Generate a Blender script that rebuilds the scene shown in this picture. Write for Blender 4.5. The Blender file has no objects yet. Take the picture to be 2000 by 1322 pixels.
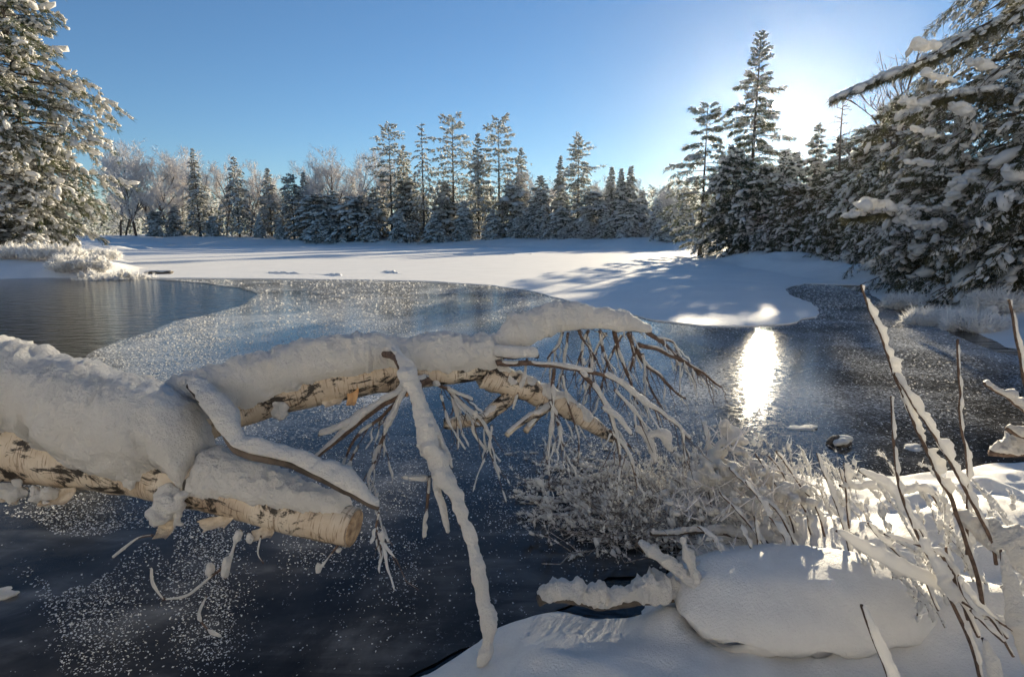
import bpy, bmesh, math, random
import numpy as np
from mathutils import Vector, geometry

random.seed(7)
RNG = np.random.default_rng(11)
SC = bpy.context.scene
COL = SC.collection
R = math.radians

# ------------------------------------------------------------------ camera
CAM_H, PITCH, FPX = 1.6, R(10.0), 1111.0
CP, SP = math.cos(PITCH), math.sin(PITCH)
cd = bpy.data.cameras.new('camera')
cam = bpy.data.objects.new('camera', cd)
COL.objects.link(cam)
cd.sensor_width = 36.0
cd.lens = 20.0
cd.clip_start = 0.05
cd.clip_end = 9000
cam.location = (0, 0, CAM_H)
cam.rotation_euler = (R(90) - PITCH, 0, 0)
SC.camera = cam

# ------------------------------------------------------------------ sky, sun, exposure
SUN_AZ, SUN_EL = R(23.9), R(11.3)
SUN_V = Vector((math.sin(SUN_AZ) * math.cos(SUN_EL), math.cos(SUN_AZ) * math.cos(SUN_EL), math.sin(SUN_EL)))
w = bpy.data.worlds.new('World')
SC.world = w
w.use_nodes = True
nt = w.node_tree
bg = nt.nodes['Background']
sky = nt.nodes.new('ShaderNodeTexSky')
sky.sky_type = 'NISHITA'
sky.sun_disc = False
sky.sun_elevation = SUN_EL
sky.sun_rotation = SUN_AZ
sky.altitude = 200
sky.air_density = 1.0
sky.dust_density = 0.03
sky.ozone_density = 4.2
nt.links.new(sky.outputs[0], bg.inputs[0])
bg.inputs[1].default_value = 0.057
sl = bpy.data.lights.new('sun_lamp', 'SUN')
sl.energy = 4.7
sl.angle = R(0.5)
sl.color = (1.0, 0.86, 0.62)
so = bpy.data.objects.new('sun_lamp', sl)
so.rotation_euler = SUN_V.to_track_quat('Z', 'Y').to_euler()
COL.objects.link(so)
def sun_body():
    me = bpy.data.meshes.new('sun')
    bm = bmesh.new(); bmesh.ops.create_icosphere(bm, subdivisions=4, radius=6000 * math.tan(R(0.42))); bm.to_mesh(me); bm.free()
    m = bpy.data.materials.new('sun_glow'); m.use_nodes = True
    t = m.node_tree; t.nodes.clear()
    e = t.nodes.new('ShaderNodeEmission'); e.inputs[0].default_value = (1, 0.93, 0.8, 1); e.inputs[1].default_value = 40
    tr = t.nodes.new('ShaderNodeBsdfTransparent'); ad = t.nodes.new('ShaderNodeAddShader')
    t.links.new(e.outputs[0], ad.inputs[0]); t.links.new(tr.outputs[0], ad.inputs[1])
    t.links.new(ad.outputs[0], t.nodes.new('ShaderNodeOutputMaterial').inputs[0])
    me.materials.append(m)
    o = bpy.data.objects.new('sun', me); o.location = SUN_V * 6000; COL.objects.link(o)
    o['kind'] = 'structure'; o['label'] = 'low winter sun shining beside the tallest right pine'
sun_body()
SC.view_settings.view_transform = 'Standard'
SC.view_settings.look = 'None'
SC.view_settings.gamma = 1
SC.view_settings.exposure = 1.27
SC.view_settings.use_curve_mapping = False
SC.cycles.use_denoising = True
SC.cycles.max_bounces = 8
SC.cycles.transparent_max_bounces = 8
SC.cycles.sample_clamp_indirect = 6.0

# ------------------------------------------------------------------ pixel <-> place (2000 x 1322 photo)
def at_depth(u, v, d):
    xc, yc = (u - 1000) / FPX, (661 - v) / FPX
    return np.array((xc * d, (CP + yc * SP) * d, CAM_H + (yc * CP - SP) * d))

def at_z(u, v, z=0.0):
    xc, yc = (u - 1000) / FPX, (661 - v) / FPX
    return at_depth(u, v, (z - CAM_H) / (yc * CP - SP))

def top_at(u, v, Y):
    yc = (661 - v) / FPX
    dz = Y * (yc * CP - SP) / (CP + yc * SP)
    f = Y * CP - dz * SP
    return (u - 1000) / FPX * f, CAM_H + dz

# ------------------------------------------------------------------ numpy noise
def _h(ix, iy, iz, seed):
    n = (ix.astype(np.int64) * 374761393 + iy.astype(np.int64) * 668265263 + iz.astype(np.int64) * 2147483647 + seed * 974634533)
    n = (n ^ (n >> 13)) * 1274126177
    n = n ^ (n >> 16)
    return (n & 0xFFFF).astype(np.float64) / 65535.0

def vnoise(P, seed=0):
    P = np.asarray(P, float)
    i = np.floor(P)
    f = P - i
    f = f * f * f * (f * (f * 6 - 15) + 10)
    i = i.astype(np.int64)
    x, y, z = i[..., 0], i[..., 1], i[..., 2]
    fx, fy, fz = f[..., 0], f[..., 1], f[..., 2]
    r = 0
    for dx in (0, 1):
        wx = fx if dx else 1 - fx
        for dy in (0, 1):
            wy = fy if dy else 1 - fy
            for dz in (0, 1):
                wz = fz if dz else 1 - fz
                r = r + wx * wy * wz * _h(x + dx, y + dy, z + dz, seed)
    return r * 2 - 1

def fbm(P, freq, octaves=3, seed=0):
    P = np.asarray(P, float)
    r, a = 0, 1.0
    for o in range(octaves):
        r = r + a * vnoise(P * freq + 17.3 * o, seed + o)
        freq *= 2.1
        a *= 0.5
    return r

def sstep(a, b, x):
    t = np.clip((np.asarray(x, float) - a) / (b - a), 0, 1)
    return t * t * (3 - 2 * t)

def norm(v):
    v = np.asarray(v, float)
    return v / np.maximum(np.linalg.norm(v, axis=-1, keepdims=True), 1e-9)

# ------------------------------------------------------------------ objects
def link(name, data, parent=None):
    o = bpy.data.objects.new(name, data)
    COL.objects.link(o)
    if parent is not None:
        o.parent = parent
    return o

def tag(o, label=None, cat=None, group=None, kind=None):
    if label: o['label'] = label
    if cat: o['category'] = cat
    if group: o['group'] = group
    if kind: o['kind'] = kind
    return o

def empty(name, loc, label, cat, group=None):
    o = link(name, None)
    o.location = loc
    o.empty_display_size = 0.2
    return tag(o, label, cat, group)

class MB:
    """collects vertices and faces, builds ONE mesh object"""
    def __init__(self):
        self.v, self.t, self.q, self.tm, self.qm, self.n = [], [], [], [], [], 0
        self.attr = []

    def add(self, V, T=None, Q=None, m=0, attr=None):
        V = np.asarray(V, float).reshape(-1, 3)
        self.v.append(V)
        self.attr.append(np.zeros_like(V) if attr is None else np.asarray(attr).reshape(-1, 3))
        if T is not None and len(T):
            T = np.asarray(T, np.int64).reshape(-1, 3) + self.n
            self.t.append(T); self.tm.append(np.full(len(T), m, np.int32))
        if Q is not None and len(Q):
            Q = np.asarray(Q, np.int64).reshape(-1, 4) + self.n
            self.q.append(Q); self.qm.append(np.full(len(Q), m, np.int32))
        self.n += len(V)

    def mesh(self, name, mats, smooth=True, origin=None, attr=None):
        me = bpy.data.meshes.new(name)
        V = np.concatenate(self.v) if self.v else np.zeros((0, 3))
        if origin is not None:
            V = V - np.asarray(origin)
        T = np.concatenate(self.t) if self.t else np.zeros((0, 3), np.int64)
        Q = np.concatenate(self.q) if self.q else np.zeros((0, 4), np.int64)
        nl = T.size + Q.size
        me.vertices.add(len(V))
        me.vertices.foreach_set('co', V.ravel().astype(np.float32))
        me.loops.add(nl)
        me.loops.foreach_set('vertex_index', np.concatenate((T.ravel(), Q.ravel())).astype(np.int32))
        me.polygons.add(len(T) + len(Q))
        st = np.concatenate((np.arange(len(T)) * 3, T.size + np.arange(len(Q)) * 4)).astype(np.int32)
        me.polygons.foreach_set('loop_start', st)
        mi = np.concatenate([np.zeros(0, np.int32)] + self.tm + self.qm).astype(np.int32)
        for m in (mats if isinstance(mats, (list, tuple)) else [mats]):
            me.materials.append(m)
        me.polygons.foreach_set('material_index', mi)
        me.polygons.foreach_set('use_smooth', np.full(len(T) + len(Q), smooth, bool))
        if attr:
            a = me.attributes.new(attr, 'FLOAT_VECTOR', 'POINT')
            a.data.foreach_set('vector', np.concatenate(self.attr).ravel().astype(np.float32))
        me.update(calc_edges=True)
        return me

    def build(self, name, mats, parent=None, smooth=True, origin=None, attr=None):
        if origin is None and parent is not None:
            q = parent
            origin = np.zeros(3)
            while q is not None:
                origin = origin + np.array(q.location)
                q = q.parent
        o = link(name, self.mesh(name, mats, smooth, origin, attr), parent)
        return o

def spline(C, n):
    C = np.asarray(C, float)
    if len(C) == 2:
        s = np.linspace(0, 1, n)[:, None]
        return C[0] * (1 - s) + C[1] * s
    P = np.vstack((2 * C[0] - C[1], C, 2 * C[-1] - C[-2]))
    seg = np.linalg.norm(np.diff(C[:, :3], axis=0), axis=1)
    cum = np.concatenate(([0], np.cumsum(seg)))
    s = np.linspace(0, cum[-1], n)
    k = np.clip(np.searchsorted(cum, s, 'right') - 1, 0, len(C) - 2)
    t = ((s - cum[k]) / np.maximum(seg[k], 1e-9))[:, None]
    p0, p1, p2, p3 = P[k], P[k + 1], P[k + 2], P[k + 3]
    return 0.5 * (2 * p1 + (p2 - p0) * t + (2 * p0 - 5 * p1 + 4 * p2 - p3) * t ** 2 + (3 * p1 - p0 - 3 * p2 + p3) * t ** 3)

def frames(P, up):
    T = norm(np.gradient(P, axis=0))
    up = np.broadcast_to(np.asarray(up, float), P.shape)
    S = norm(np.cross(T, up))
    U = np.cross(S, T)
    return T, S, U

def grid_faces(n, k, closed=True):
    i, j = np.meshgrid(np.arange(n - 1), np.arange(k if closed else k - 1), indexing='ij')
    j2 = (j + 1) % k
    return np.stack((i * k + j, i * k + j2, (i + 1) * k + j2, (i + 1) * k + j), -1).reshape(-1, 4)

def tube(mb, P, rad, k=8, m=0, rough=0.0, freq=8, seed=0, up=(0.13, 0.21, 1)):
    P = np.asarray(P, float)
    n = len(P)
    rad = np.broadcast_to(np.asarray(rad, float), (n,))
    T, S, U = frames(P, up)
    a = np.linspace(0, 2 * math.pi, k, endpoint=False)
    dirs = S[:, None] * np.cos(a)[None, :, None] + U[:, None] * np.sin(a)[None, :, None]
    rr = rad[:, None] * np.ones((1, k))
    if rough:
        rr = rr * (1 + rough * fbm(P[:, None] + dirs * rad[:, None, None], freq, 3, seed))
    V = P[:, None] + dirs * rr[..., None]
    ln = np.concatenate(([0], np.cumsum(np.linalg.norm(np.diff(P, axis=0), axis=1))))
    at = np.stack((rad[:, None] * np.cos(a), rad[:, None] * np.sin(a), ln[:, None] * np.ones((1, k))), -1)
    V = np.concatenate((V.reshape(-1, 3), P[:1], P[-1:]))
    at = np.concatenate((at.reshape(-1, 3), [[0, 0, -1]], [[0, 0, 99]]))
    j = np.arange(k); j2 = (j + 1) % k
    cap0 = np.stack((np.full(k, n * k), j2, j), -1)
    cap1 = np.stack((np.full(k, n * k + 1), (n - 1) * k + j, (n - 1) * k + j2), -1)
    mb.add(V, np.concatenate((cap0, cap1)), grid_faces(n, k), m, at)

def snow_on(mb, P, wd, ht, off=(0, 0, 1), k=12, lump=0.25, freq=14.0, m=0, seed=0, gaps=0.0, sink=0.35, gfreq=16.0):
    """a ridge of snow lying along a path: wd half width, ht height above the path"""
    P = np.asarray(P, float)
    n = len(P)
    wd = np.broadcast_to(np.asarray(wd, float), (n,)).copy()
    ht = np.broadcast_to(np.asarray(ht, float), (n,)).copy()
    ln = np.concatenate(([0], np.cumsum(np.linalg.norm(np.diff(P, axis=0), axis=1))))
    e = np.minimum(ln, ln[-1] - ln) / np.maximum(0.9 * (wd + ht) * 0.5, 1e-5)
    tp = np.sqrt(np.clip(1 - (1 - np.clip(e, 0, 1)) ** 2, 0.0, 1)) + 0.01
    g = 1 + 0.3 * vnoise(np.stack((ln * gfreq * 0.6, ln * 0, ln * 0 + seed), -1), seed + 3)
    if gaps:
        q = vnoise(np.stack((ln * gfreq, ln * 0 + 5, ln * 0 + seed * 1.7), -1), seed)
        g = g * np.clip((q + 1 - gaps) * 1.6, 0.06, 1.0)
    wd, ht = wd * tp * g, ht * tp * g
    T, S, U = frames(P, off)
    a = np.linspace(0, 2 * math.pi, k, endpoint=False)
    ca, sa = np.cos(a), np.sin(a)
    lo = np.where(sa < 0, sink, 1.0)
    dv = S[:, None] * (wd[:, None] * ca)[..., None] + U[:, None] * (ht[:, None] * (sa * lo))[..., None]
    Q = P[:, None] + dv
    dv = dv * (1 + lump * fbm(Q, freq, 3, seed + 9))[..., None]
    V = np.concatenate(((P[:, None] + dv).reshape(-1, 3), P[:1], P[-1:]))
    j = np.arange(k); j2 = (j + 1) % k
    cap0 = np.stack((np.full(k, n * k), j2, j), -1)
    cap1 = np.stack((np.full(k, n * k + 1), (n - 1) * k + j, (n - 1) * k + j2), -1)
    mb.add(V, np.concatenate((cap0, cap1)), grid_faces(n, k), m)

def ico(sub):
    bm = bmesh.new()
    bmesh.ops.create_icosphere(bm, subdivisions=sub, radius=1)
    V = np.array([v.co[:] for v in bm.verts]); F = np.array([[v.index for v in f.verts] for f in bm.faces])
    bm.free()
    return V, F
ICO = {s: ico(s) for s in (1, 2, 3, 4)}

def blobs(mb, P, D, sc, sub=1, amp=0.2, m=0, rng=RNG, tilt=None):
    """irregular lumps: P centres, D long axis, sc (n,3) half sizes along axis / across / up"""
    P = np.asarray(P, float).reshape(-1, 3)
    n = len(P)
    if n == 0: return
    D = norm(np.broadcast_to(D, P.shape) + 1e-6)
    S = norm(np.cross(D, np.array((0, 0, 1.0))) + 1e-6)
    U = np.cross(S, D)
    T, F = ICO[sub]
    r = 1 + amp * (rng.random((n, len(T))) * 2 - 1)
    if sub >= 2:
        r = 1 + amp * fbm(T[None] * 1.3 + rng.random((n, 1, 3)) * 50, 1.0, 3, 5)
    L = T[None] * r[..., None] * sc[:, None]
    V = P[:, None] + L[..., :1] * D[:, None] + L[..., 1:2] * S[:, None] + L[..., 2:] * U[:, None]
    Fa = F[None] + (np.arange(n) * len(T))[:, None, None]
    mb.add(V.reshape(-1, 3), Fa.reshape(-1, 3), None, m)

def blades(mb, P, D, ln, wd, k, spread=0.6, droop=0.1, m=0, rng=RNG):
    """k thin needle triangles round each clump point"""
    P = np.asarray(P, float).reshape(-1, 3)
    n = len(P)
    D = np.broadcast_to(D, P.shape)
    ln = np.broadcast_to(np.asarray(ln, float), (n,))
    wd = np.broadcast_to(np.asarray(wd, float), (n,))
    g = rng.normal(size=(n, k, 3))
    d = norm(D[:, None] * 0.8 + g * spread * 0.6 + np.array((0, 0, -droop)))
    l = ln[:, None] * rng.uniform(0.6, 1.25, (n, k))
    b = P[:, None] + rng.normal(size=(n, k, 3)) * (ln * 0.18)[:, None, None]
    sd = norm(np.cross(d, rng.normal(size=(n, k, 3)))) * wd[:, None, None]
    V = np.stack((b - sd, b + sd, b + d * l[..., None]), 2)
    mb.add(V.reshape(-1, 3), np.arange(n * k * 3).reshape(-1, 3), None, m)

# ------------------------------------------------------------------ materials
def newmat(name):
    m = bpy.data.materials.new(name)
    m.use_nodes = True
    t = m.node_tree
    b = t.nodes['Principled BSDF']
    return m, t, b, t.nodes['Material Output']

def N(t, kind, **kw):
    n = t.nodes.new(kind)
    for k, v in kw.items():
        if k.startswith('i_'):
            n.inputs[k[2:].replace('_', ' ')].default_value = v
        else:
            setattr(n, k, v)
    return n

def ramp(t, fac, stops):
    r = t.nodes.new('ShaderNodeValToRGB')
    while len(r.color_ramp.elements) < len(stops):
        r.color_ramp.elements.new(0.5)
    for e, (p, c) in zip(r.color_ramp.elements, stops):
        e.position = p
        e.color = (*c, 1) if len(c) == 3 else c
    t.links.new(fac, r.inputs[0])
    return r.outputs[0]

def noise_tex(t, coord, scale, detail=4, rough=0.55, dist=0.0):
    n = N(t, 'ShaderNodeTexNoise', i_Scale=scale, i_Detail=detail, i_Roughness=rough, i_Distortion=dist)
    t.links.new(coord, n.inputs['Vector'])
    return n.outputs['Fac']

def bump(t, b, h, strength, dist):
    n = N(t, 'ShaderNodeBump', i_Strength=strength, i_Distance=dist)
    t.links.new(h, n.inputs['Height'])
    t.links.new(n.outputs[0], b.inputs['Normal'])
    return n

def snow_mat(name, fine, bd, sss=0.0, trans=0.0, col=(0.86, 0.84, 0.81)):
    m, t, b, out = newmat(name)
    g = t.nodes.new('ShaderNodeNewGeometry').outputs['Position']
    b.inputs['Base Color'].default_value = (*col, 1)
    b.inputs['Roughness'].default_value = 0.6
    b.inputs['Specular IOR Level'].default_value = 0.3
    n1 = noise_tex(t, g, fine, 6, 0.72)
    bump(t, b, n1, 0.85, bd)
    c = ramp(t, noise_tex(t, g, fine * 0.13, 3), [(0.3, tuple(x * 0.95 for x in col)), (0.7, tuple(min(1, x * 1.03) for x in col))])
    t.links.new(c, b.inputs['Base Color'])
    if sss:
        b.inputs['Subsurface Weight'].default_value = sss
        b.inputs['Subsurface Radius'].default_value = (1, 0.9, 0.85)
        b.inputs['Subsurface Scale'].default_value = 0.008
    if trans:
        tr = N(t, 'ShaderNodeBsdfTranslucent')
        tr.inputs['Color'].default_value = (0.9, 0.88, 0.84, 1)
        mx = N(t, 'ShaderNodeMixShader')
        mx.inputs[0].default_value = trans
        t.links.new(b.outputs[0], mx.inputs[1]); t.links.new(tr.outputs[0], mx.inputs[2])
        t.links.new(mx.outputs[0], out.inputs[0])
    return m

M_SNOW = snow_mat('snow_near', 55, 0.05, sss=0.2, col=(0.88, 0.845, 0.79))
M_SNOWSOFT = snow_mat('snow_soft', 90, 0.014, sss=0.3, col=(0.88, 0.85, 0.80))
M_SNOWG = snow_mat('snow_ground', 8, 0.05)
M_SNOWC = snow_mat('snow_crown', 30, 0.03, trans=0.3, col=(0.82, 0.80, 0.77))
M_RIME = snow_mat('rime', 120, 0.006, trans=0.4, col=(0.82, 0.82, 0.82))
M_HOAR = snow_mat('hoar_frost', 20, 0.001, trans=0.5, col=(0.80, 0.80, 0.80))
M_FLAKE = snow_mat('frost_flake', 60, 0.002, trans=0.45, col=(0.80, 0.82, 0.84))

def leaf_mat(name, c0, c1, trans=0.42):
    m, t, b, out = newmat(name)
    g = t.nodes.new('ShaderNodeNewGeometry').outputs['Position']
    c = ramp(t, noise_tex(t, g, 1.4, 3), [(0.35, c0), (0.7, c1)])
    t.links.new(c, b.inputs['Base Color'])
    b.inputs['Roughness'].default_value = 0.55
    tr = N(t, 'ShaderNodeBsdfTranslucent')
    t.links.new(c, tr.inputs['Color'])
    mx = N(t, 'ShaderNodeMixShader'); mx.inputs[0].default_value = trans
    t.links.new(b.outputs[0], mx.inputs[1]); t.links.new(tr.outputs[0], mx.inputs[2])
    t.links.new(mx.outputs[0], out.inputs[0])
    return m
M_PINE = leaf_mat('pine_needles', (0.05, 0.07, 0.03), (0.095, 0.10, 0.045))
M_SPRUCE = leaf_mat('spruce_needles', (0.030, 0.045, 0.028), (0.06, 0.075, 0.04))
M_CEDAR = leaf_mat('hemlock_needles', (0.055, 0.06, 0.028), (0.12, 0.105, 0.05))
M_DRY = leaf_mat('dry_leaves', (0.16, 0.09, 0.04), (0.25, 0.15, 0.07))

def bark_mat(name, c0, c1, sc=18):
    m, t, b, out = newmat(name)
    g = t.nodes.new('ShaderNodeNewGeometry').outputs['Position']
    n1 = noise_tex(t, g, sc, 5, 0.6)
    t.links.new(ramp(t, n1, [(0.35, c0), (0.65, c1)]), b.inputs['Base Color'])
    b.inputs['Roughness'].default_value = 0.85
    bump(t, b, n1, 0.8, 0.02)
    return m
M_BARK = bark_mat('bark', (0.045, 0.035, 0.028), (0.13, 0.10, 0.08), 9)
M_TWIG = bark_mat('twig_bark', (0.07, 0.045, 0.033), (0.17, 0.11, 0.08), 60)
M_FROSTWOOD = bark_mat('frosted_twigs', (0.58, 0.54, 0.52), (0.85, 0.82, 0.81), 2.5)
M_ROCK = bark_mat('rock', (0.05, 0.04, 0.033), (0.16, 0.13, 0.10), 22)

def birch_mat():
    m, t, b, out = newmat('birch_bark')
    a = N(t, 'ShaderNodeAttribute', attribute_name='bark').outputs['Vector']
    mp = N(t, 'ShaderNodeMapping'); mp.inputs['Scale'].default_value = (5, 5, 60)
    t.links.new(a, mp.inputs[0])
    lent = noise_tex(t, mp.outputs[0], 2.2, 3, 0.6)
    base = ramp(t, noise_tex(t, a, 6, 5, 0.6), [(0.25, (0.30, 0.21, 0.14)), (0.45, (0.52, 0.42, 0.31)), (0.75, (0.70, 0.63, 0.52))])
    l2 = ramp(t, lent, [(0.36, (0.30, 0.21, 0.15)), (0.44, (1, 1, 1))])
    mp2 = N(t, 'ShaderNodeMapping'); mp2.inputs['Scale'].default_value = (9, 9, 5)
    t.links.new(a, mp2.inputs[0])
    pt = ramp(t, noise_tex(t, mp2.outputs[0], 1.3, 8, 0.72, 0.8), [(0.425, (0.045, 0.04, 0.036)), (0.475, (1, 1, 1))])
    m1 = N(t, 'ShaderNodeMixRGB', blend_type='MULTIPLY'); m1.inputs[0].default_value = 0.75
    t.links.new(base, m1.inputs[1]); t.links.new(l2, m1.inputs[2])
    m2 = N(t, 'ShaderNodeMixRGB', blend_type='MULTIPLY'); m2.inputs[0].default_value = 1
    t.links.new(m1.outputs[0], m2.inputs[1]); t.links.new(pt, m2.inputs[2])
    t.links.new(m2.outputs[0], b.inputs['Base Color'])
    b.inputs['Roughness'].default_value = 0.6
    bump(t, b, noise_tex(t, a, 45, 6, 0.65), 0.5, 0.008)
    return m
M_BIRCH = birch_mat()
def plain(name, c, r=0.6):
    m, t, b, out = newmat(name)
    b.inputs['Base Color'].default_value = (*c, 1); b.inputs['Roughness'].default_value = r
    return m
M_PEEL = bark_mat('peeled_bark', (0.50, 0.24, 0.09), (0.72, 0.45, 0.22), 30)
M_PALEPEEL = bark_mat('pale_peeled_bark', (0.42, 0.32, 0.22), (0.70, 0.60, 0.46), 26)
M_ENDWOOD = bark_mat('end_grain', (0.20, 0.12, 0.07), (0.55, 0.38, 0.22), 30)

def water_mat():
    m, t, b, out = newmat('open_water')
    g = t.nodes.new('ShaderNodeNewGeometry').outputs['Position']
    b.inputs['Base Color'].default_value = (0.006, 0.008, 0.010, 1)
    b.inputs['Roughness'].default_value = 0.06
    b.inputs['IOR'].default_value = 1.33
    mp = N(t, 'ShaderNodeMapping'); mp.inputs['Scale'].default_value = (0.6, 1.6, 1)
    t.links.new(g, mp.inputs[0])
    bump(t, b, noise_tex(t, mp.outputs[0], 3.5, 4, 0.55, 0.3), 0.5, 0.05)
    return m
M_WATER = water_mat()

def ice_mat():
    m, t, b, out = newmat('thin_ice')
    g = t.nodes.new('ShaderNodeNewGeometry').outputs['Position']
    milky = noise_tex(t, g, 0.9, 6, 0.62, 1.6)
    mp = N(t, 'ShaderNodeMapping'); mp.inputs['Scale'].default_value = (0.5, 1.8, 1); mp.inputs['Rotation'].default_value = (0, 0, R(-32))
    t.links.new(g, mp.inputs[0])
    streak = noise_tex(t, mp.outputs[0], 2.2, 5, 0.6, 0.8)
    mul = N(t, 'ShaderNodeMath', operation='MULTIPLY')
    t.links.new(milky, mul.inputs[0]); t.links.new(streak, mul.inputs[1])
    c = ramp(t, mul.outputs[0], [(0.15, (0.015, 0.014, 0.013)), (0.25, (0.040, 0.038, 0.036)), (0.42, (0.15, 0.15, 0.15))])
    t.links.new(c, b.inputs['Base Color'])
    b.inputs['IOR'].default_value = 1.31
    rg = ramp(t, noise_tex(t, g, 14, 5, 0.7), [(0.40, (0.02,) * 3), (0.60, (0.10,) * 3)])
    t.links.new(rg, b.inputs['Roughness'])
    ad = N(t, 'ShaderNodeMath', operation='ADD')
    t.links.new(noise_tex(t, g, 26, 4, 0.7), ad.inputs[0]); t.links.new(noise_tex(t, g, 5, 3, 0.6), ad.inputs[1])
    b.inputs['Specular IOR Level'].default_value = 0.3
    bump(t, b, ad.outputs[0], 0.05, 0.02)
    # film of fine frost grains, thin or missing on the young ice near the bank
    sp = noise_tex(t, g, 34, 5, 0.8)
    big = noise_tex(t, g, 0.55, 4, 0.6, 1.0)
    sx = N(t, 'ShaderNodeSeparateXYZ'); t.links.new(g, sx.inputs[0])
    ds = N(t, 'ShaderNodeMapRange'); ds.inputs[1].default_value = 2.6; ds.inputs[2].default_value = 6.5; ds.inputs[3].default_value = 0.0; ds.inputs[4].default_value = 0.17
    t.links.new(sx.outputs[1], ds.inputs[0])
    a1 = N(t, 'ShaderNodeMath', operation='ADD'); t.links.new(sp, a1.inputs[0]); t.links.new(ds.outputs[0], a1.inputs[1])
    b1 = N(t, 'ShaderNodeMath', operation='MULTIPLY_ADD'); b1.inputs[1].default_value = 0.35; t.links.new(big, b1.inputs[0]); t.links.new(a1.outputs[0], b1.inputs[2])
    fm = ramp(t, b1.outputs[0], [(0.80, (0, 0, 0)), (0.95, (0.75, 0.75, 0.75))])
    df = N(t, 'ShaderNodeBsdfDiffuse'); df.inputs['Color'].default_value = (0.62, 0.64, 0.66, 1)
    mx = N(t, 'ShaderNodeMixShader')
    t.links.new(fm, mx.inputs[0]); t.links.new(b.outputs[0], mx.inputs[1]); t.links.new(df.outputs[0], mx.inputs[2])
    t.links.new(mx.outputs[0], out.inputs[0])
    return m
M_ICE = ice_mat()

# ------------------------------------------------------------------ the pond outline and the ground
def zpts(L, z=0.0):
    return [at_z(u, v, z)[:2] for u, v in L]
NEAR_SHORE = zpts([(2500, 880), (2100, 895), (1900, 912), (1760, 935), (1640, 945), (1560, 930), (1480, 935), (1420, 985), (1360, 1050), (1310, 1105),
                   (1275, 1150), (1250, 1205), (1170, 1225), (1090, 1205), (1010, 1225), (940, 1262), (860, 1295), (780, 1335), (690, 1400)])
POND = ([(-4.2, 0.6), (-5.0, 3), (-10, 8), (-17, 14)] +
        zpts([(-250, 548), (0, 546), (130, 544), (268, 541), (284, 530), (262, 515), (235, 503), (240, 492), (350, 480), (600, 478.5), (800, 479), (950, 481), (1100, 484), (1280, 487),
              (1335, 491), (1352, 499), (1400, 515), (1480, 530), (1590, 546), (1690, 566), (1735, 600), (1850, 640), (1945, 678), (2060, 700), (2500, 730)]) +
        NEAR_SHORE + [(-1.0, 0.9), (-1.9, 0.3)])
POND = np.array([tuple(p) for p in POND])

def sdf(X, Y, poly):
    """signed distance, positive outside"""
    sh = X.shape
    p = np.stack((X.ravel(), Y.ravel()), -1)
    d = np.full(len(p), 1e18); ins = np.zeros(len(p), bool)
    for i in range(len(poly)):
        a, b = poly[i], poly[(i + 1) % len(poly)]
        ab = b - a
        t = np.clip(((p - a) @ ab) / max(ab @ ab, 1e-12), 0, 1)
        q = p - a - t[:, None] * ab
        d = np.minimum(d, (q * q).sum(1))
        c = (a[1] <= p[:, 1]) != (b[1] <= p[:, 1])
        with np.errstate(divide='ignore', invalid='ignore'):
            xx = a[0] + (p[:, 1] - a[1]) * ab[0] / ab[1]
        ins ^= c & (p[:, 0] < xx)
    d = np.sqrt(d)
    return np.where(ins, -d, d).reshape(sh)

NB = (-1.6, 5.2, -2.0, 5.0)      # the near bank's fine sheet
def ground(X, Y):
    X, Y = np.asarray(X, float), np.asarray(Y, float)
    P = np.stack((X, Y, X * 0), -1)
    near = 1 - sstep(7, 14, np.hypot(X, Y))
    d = sdf(X, Y, POND)
    d = d + (1 - near) * 0.5 * fbm(P, 0.35, 3, 2) + near * 0.05 * fbm(P, 2.5, 3, 4)
    far = sstep(60, 95, Y)
    hb = 0.50 * sstep(0.0, 2.6, d) + 0.02 * np.clip(d, 0, 40) + far * 0.9 * sstep(0, 18, d)
    hb = hb + (0.16 * fbm(P, 0.7, 3, 8) + 0.25 * fbm(P, 0.14, 2, 9)) * sstep(0.3, 3, d)
    hn = 0.04 * sstep(-0.02, 0.06, d) + 0.03 * sstep(0.0, 0.6, d) + 0.20 * sstep(0.8, 2.2, d)
    back = sstep(-0.6, -10, Y) * (1 - sstep(20, 60, np.abs(X)))  # unseen slope behind the camera, added to bounce warm sunlight onto the foreground
    hn = hn + 7.0 * back
    h = np.where(d > 0, hb * (1 - near) + hn * near + 7.0 * back * (1 - near), 0)
    inside = -0.45 * sstep(0, 0.35, -d)
    return np.where(d > 0, h, inside), d

def gz(x, y):
    return float(ground(np.array([x]), np.array([y]))[0][0])

th = np.concatenate((np.linspace(R(-62), R(62), 360), np.linspace(R(64), R(296), 80)))
rr = np.concatenate((np.geomspace(0.6, 200, 220), np.geomspace(210, 1600, 18)))
TH, RR = np.meshgrid(th, rr)
GX, GY = RR * np.sin(TH), RR * np.cos(TH)
GZ, GD = ground(GX, GY)
GZ = GZ + sstep(230, 900, RR) * 4
mx_ = sstep(0, 0.5, np.minimum(np.minimum(GX - NB[0], NB[1] - GX), np.minimum(GY - NB[2], NB[3] - GY)))
GZ = GZ - 0.25 * mx_
mb = MB()
mb.add(np.stack((GX, GY, GZ), -1), None, grid_faces(len(rr), len(th), True)[:, ::-1])
tag(mb.build('snowy_ground', M_SNOWG), 'snow covered shore and woodland floor round the pond', kind='structure')

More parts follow.
